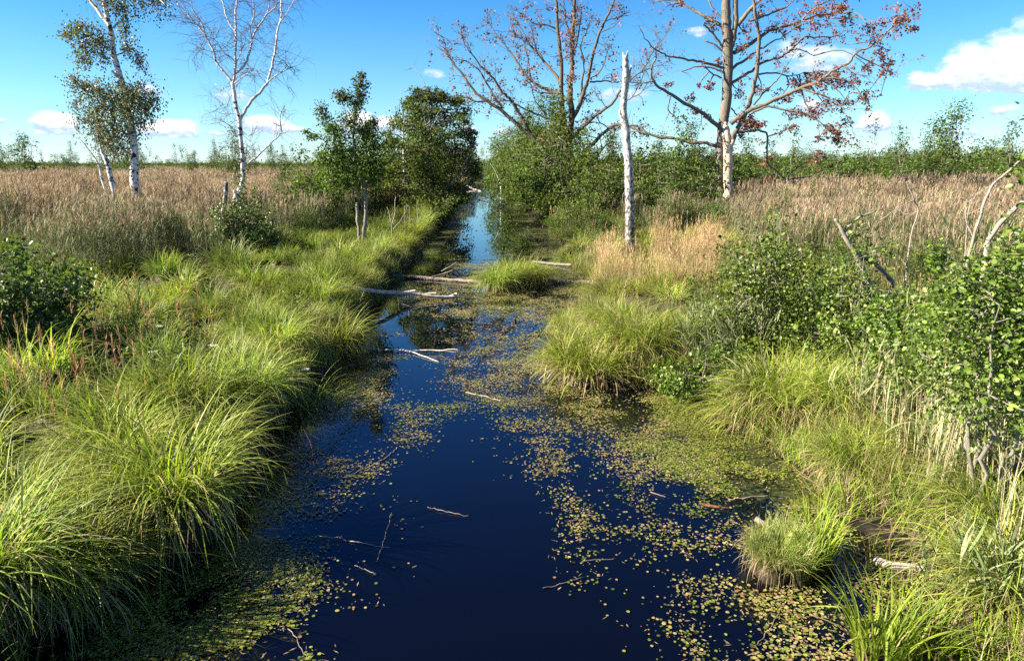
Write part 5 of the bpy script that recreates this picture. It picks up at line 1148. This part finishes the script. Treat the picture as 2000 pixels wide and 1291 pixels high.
for i, (pts, lab) in enumerate([
    ([(1422, 976), (1460, 972), (1505, 966)], 'pale stick in the densest floating leaves, upper right'), ([(1136, 1096), (1170, 1093), (1202, 1090)], 'thin stick at the left rim of the right hand leaves'), ([(1060, 1148), (1100, 1138), (1142, 1126)], 'brown stick reaching into open water below centre'),
    ([(621, 1046), (690, 1056), (760, 1068)], 'long stick lying among the left hand floating leaves'), ([(765, 1002), (752, 1050), (736, 1096)], 'stick crossing the long one among the left floating leaves'), ([(693, 1104), (712, 1111), (733, 1120)], 'short red stick below the crossing sticks'),
    ([(675, 932), (705, 918), (738, 903), (765, 885), (776, 874)], 'curved twig trailing left of the open water'), ([(835, 990), (870, 998), (915, 1008)], 'thin twig pointing right from the left leaf raft'), ([(562, 1227), (582, 1252), (600, 1288)], 'twig near the bottom edge left of centre'),
    ([(910, 766), (945, 774), (982, 783)], 'thin stick in the middle of the water above the leaf band'), ([(1270, 1000 - 40), (1290, 967), (1300, 970)], 'tiny twig right of the trunk reflection'), ([(1480, 1288 - 30), (1500, 1230), (1530, 1180)], 'thin dark stem in the lower right leaves')]):
    wood('floating_stick', lab, 'stick', [([(a, b, .012) for a, b in pts], 1.7, 1.0)], 'dark_log' if i % 3 else 'straw', seed=30 + i, wob=.12)

def upright(name, label, cat, Y, paths, mat, seed, group=None, side=0, wob=.08):
    t = Tree(Y, seed); 
    for i, (p, a, b) in enumerate(paths): t.path(p, a, b, 'trunk' if i == 0 else 'limb', dy=0 if i == 0 else None, wob=wob)
    if side: t.side_twigs(side, .5, .006, 1, tmin=.4)
    P = t.sk[0][0]; g = float(gz(P[0], P[1]))
    if P[2] > g: t.trunk.add(np.array([[P[0], P[1] + .02, g - .1], P]), np.array([t.skr[0][0] * 1.1, t.skr[0][0]]), 8)
    return t.finish(name, label, cat, base=(P[0], P[1], g), mats=(mat,) * 4, group=group)
upright('dead_sapling', 'curved pale dead sapling arching out of the right edge of the view', 'dead tree', 9.0, [([(1888, 520), (1902, 462), (1913, 428), (1924, 392), (1940, 360), (1964, 340), (2000, 308), (2060, 270)], 5.5, 4), ([(1902, 462), (1890, 440), (1885, 410)], 4, 2)], 'dead_wood', 501, side=4)
upright('dead_branch', 'thick pale broken branch slanting at the right edge', 'branch', 7.5, [([(1930, 470), (1950, 441), (1980, 410), (2010, 385), (2050, 340)], 9, 9)], 'dead_wood', 502)
upright('dead_branch', 'grey forked dead branch rising out of the alder bush', 'branch', 10.4, [([(1700, 560), (1668, 490), (1650, 462), (1640, 440), (1631, 428)], 12, 5), ([(1650, 452), (1665, 436), (1683, 423), (1710, 412)], 6, 3), ([(1668, 495), (1690, 505), (1709, 517), (1737, 543), (1746, 560)], 8, 10)], 'dead_wood', 503)
upright('dead_sapling', 'thin crooked dead sapling among the right hand alder bushes', 'dead tree', 10.5, [([(1770, 540), (1775, 490), (1781, 454), (1793, 413), (1785, 390), (1774, 365), (1770, 355)], 3.5, 2), ([(1785, 390), (1760, 404), (1720, 430)], 2.2, 1.4)], 'dead_wood', 504, side=3)
upright('dead_sapling', 'slender pale stem leaning out of the reeds near the right edge', 'dead tree', 10.5, [([(1885, 500), (1888, 450), (1890, 420), (1898, 395), (1905, 385)], 2.6, 1.4)], 'dead_wood', 505)
upright('leaning_trunk', 'thin white dead trunk leaning left over the far right waterline', 'dead tree', 62, [([(978, 362), (972, 345), (965, 330), (958, 320)], 2.2, 1.2)], 'birch_limb', 506)
upright('dead_sapling', 'twin bare stem stub right of the slim alder on the left bank', 'dead tree', 27, [([(765, 468), (765, 440), (760, 415), (756, 405)], 2.6, 1.6), ([(765, 445), (771, 420), (773, 385)], 2, 1.2), ([(766, 450), (790, 420), (794, 398)], 1.4, .8)], 'dead_wood', 507)
stakes = [(1740, 400, 32), (1622, 392, 36), (1890, 405, 30), (1490, 372, 45), (1664, 375, 44), (1905, 420, 28), (800, 415, 32), (815, 410, 34), (790, 420, 31), (540, 395, 33), (1560, 385, 40), (1342, 425, 32), (1366, 440, 29), (1440, 380, 44)]
for i, (px, py, Y) in enumerate(stakes):
    upright('dead_sapling', 'thin pale dead stem standing up out of the reeds', 'dead sapling', Y, [([(px + 1, py + 22), (px, py), (px - 1 + i % 3, py - 12 - i % 5 * 2)], 1.8, 1.1)], 'dead_wood', 520 + i, group='thin dead stems scattered in the reeds')

# pale reed stalks in the right foreground
def near_reeds():
    rng = np.random.default_rng(88); G = 'pale reed clumps in the right foreground'
    ms = []
    for k in range(3):
        L_ = Leaves(); n = 26
        V, Q, C, P = blades(rng, n, .28, 1.35, .011, .08, .12, [(0.50, 0.42, 0.26), (0.60, 0.52, 0.34), (0.42, 0.34, 0.20)], 5, outward=0., lvar=.25); L_.add(V, Q, C)
        for j in range(3):
            f = (.35, .55, .8)[j] * 5; i0 = int(f); root = P[:, i0]
            V, Q, C, _ = blades(rng, n, 0, .38, .020, .7, .8, [(0.16, 0.24, 0.06), (0.22, 0.30, 0.10), (0.30, 0.32, 0.14), (0.5, 0.42, 0.26)], 4, root=root); L_.add(V, Q, C)
        ms.append(L_.mesh('reed_clump', M['reed']))
    labs = ['pale reed clump left of the tall right edge bush', 'pale reed clump in front of the right edge bush', 'reed clump at the right frame edge below the big leaves', 'reed clump above the drooping right foreground tussock',
            'sparse reed clump right of the large pale yellow tussock', 'reed stalks standing between the two low alder bushes', 'reed clump at the lower right corner of the bank', 'reed clump behind the straw based tussock', 'reed clump in the gap left of the grey forked dead branch', 'reed clump in front of the grey forked dead branch', 'reed clump rising behind the low alder bush near the mud bay', 'reed clump just left of the tall right edge bush', 'reed clump between the leafy alder bush and the grey forked branch', 'short reed clump left of the leafy alder bush', 'reed clump behind the lower right pale reed stand']
    for i, (px, py, s) in enumerate([(1850, 930, 1.0), (1900, 960, 1.05), (1975, 1000, 1.0), (1810, 880, .95), (1700, 850, .9), (1740, 800, 1.0), (1990, 1110, .8), (1760, 900, .8), (1600, 720, .9), (1680, 760, .9), (1560, 690, .85), (1830, 820, 1.1), (1650, 690, 1.0), (1450, 640, .8), (1870, 760, 1.1)]):
        loc = place(px, py, .3); o = link('reed_clump', ms[i % 3], loc=loc); o.scale = (s,) * 3; o.rotation_euler = (.05, .04, i * 1.3); o['label'] = labs[i]; o['category'] = 'reeds'; o['group'] = G
    for i in range(11):
        px, py = rng.uniform(1800, 1990), rng.uniform(860, 1010); o = link('reed_clump', ms[i % 3], loc=place(px, py, .3)); s = rng.uniform(.8, 1.05); o.scale = (s * .8, s * .8, s); o.rotation_euler = (.05, .06, i * 2.3)
        o['label'] = 'straw coloured reeds in the dense pale stand at the lower right'; o['category'] = 'reeds'; o['group'] = 'dense pale reed stand at the lower right'
    # rust brown grass heads on the left bank
    hm = []
    for k in range(2):
        L_ = Leaves(); n = 7
        V, Q, C, P = blades(rng, n, .12, 1.0, .006, .12, .35, [(0.30, 0.30, 0.12), (0.36, 0.26, 0.14)], 6, outward=.4); L_.add(V, Q, C)
        for j in range(10):
            V, Q, C, _ = blades(rng, n, 0, .09, .011, .25, .4, [(0.42, 0.22, 0.12), (0.50, 0.29, 0.17)], 2, root=P[:, -1] - np.array([0, 0, .022]) * j); L_.add(V, Q, C)
        hm.append(L_.mesh('grass_heads', M['reed']))
    for i, (px, py) in enumerate([(365, 660), (410, 668), (300, 660), (280, 700), (240, 650), (165, 690), (190, 720), (60, 800), (90, 850), (120, 810), (210, 800), (260, 800), (40, 760), (140, 880), (330, 740), (20, 820)]):
        o = link('grass_heads', hm[i % 2], loc=place(px, py, .4)); o.rotation_euler = (0, 0, i); o['label'] = 'rust brown flowering grass heads rising from the left bank grass'; o['category'] = 'grass heads'; o['group'] = 'rust brown grass heads on the left bank'
    # white flowers
    for i, (px, py, lab) in enumerate([(322, 725, 'white flower heads in the grass, topmost on the left bank'), (425, 770, 'white flower heads nearest the left waterline'), (598, 720, 'white flower among the spiky blades on the left point'), (310, 775, 'white flower heads below the topmost ones on the left bank')]):
        x, y, z = place(px, py, .5); L_ = Leaves(); n = 60; a = rng.random(n) * 6.28; r = .06 * np.sqrt(rng.random(n))
        P = np.stack([r * np.cos(a), r * np.sin(a), .78 + rng.random(n) * .01], 1); L_.add(*leaves(P, .02, rng, [(.75, .75, .72)], up=2, rnd=True))
        root = np.zeros((5, 3)); V, Q, C, _ = blades(rng, 5, 0, .78, .006, .02, .05, [(0.12, 0.18, 0.05)], 3, root=root, lvar=.02); L_.add(V, Q, C)
        o = link('white_flower', L_.mesh('white_flower', M['grass']), loc=(x, y, z)); o['label'] = lab; o['category'] = 'flower'
near_reeds()
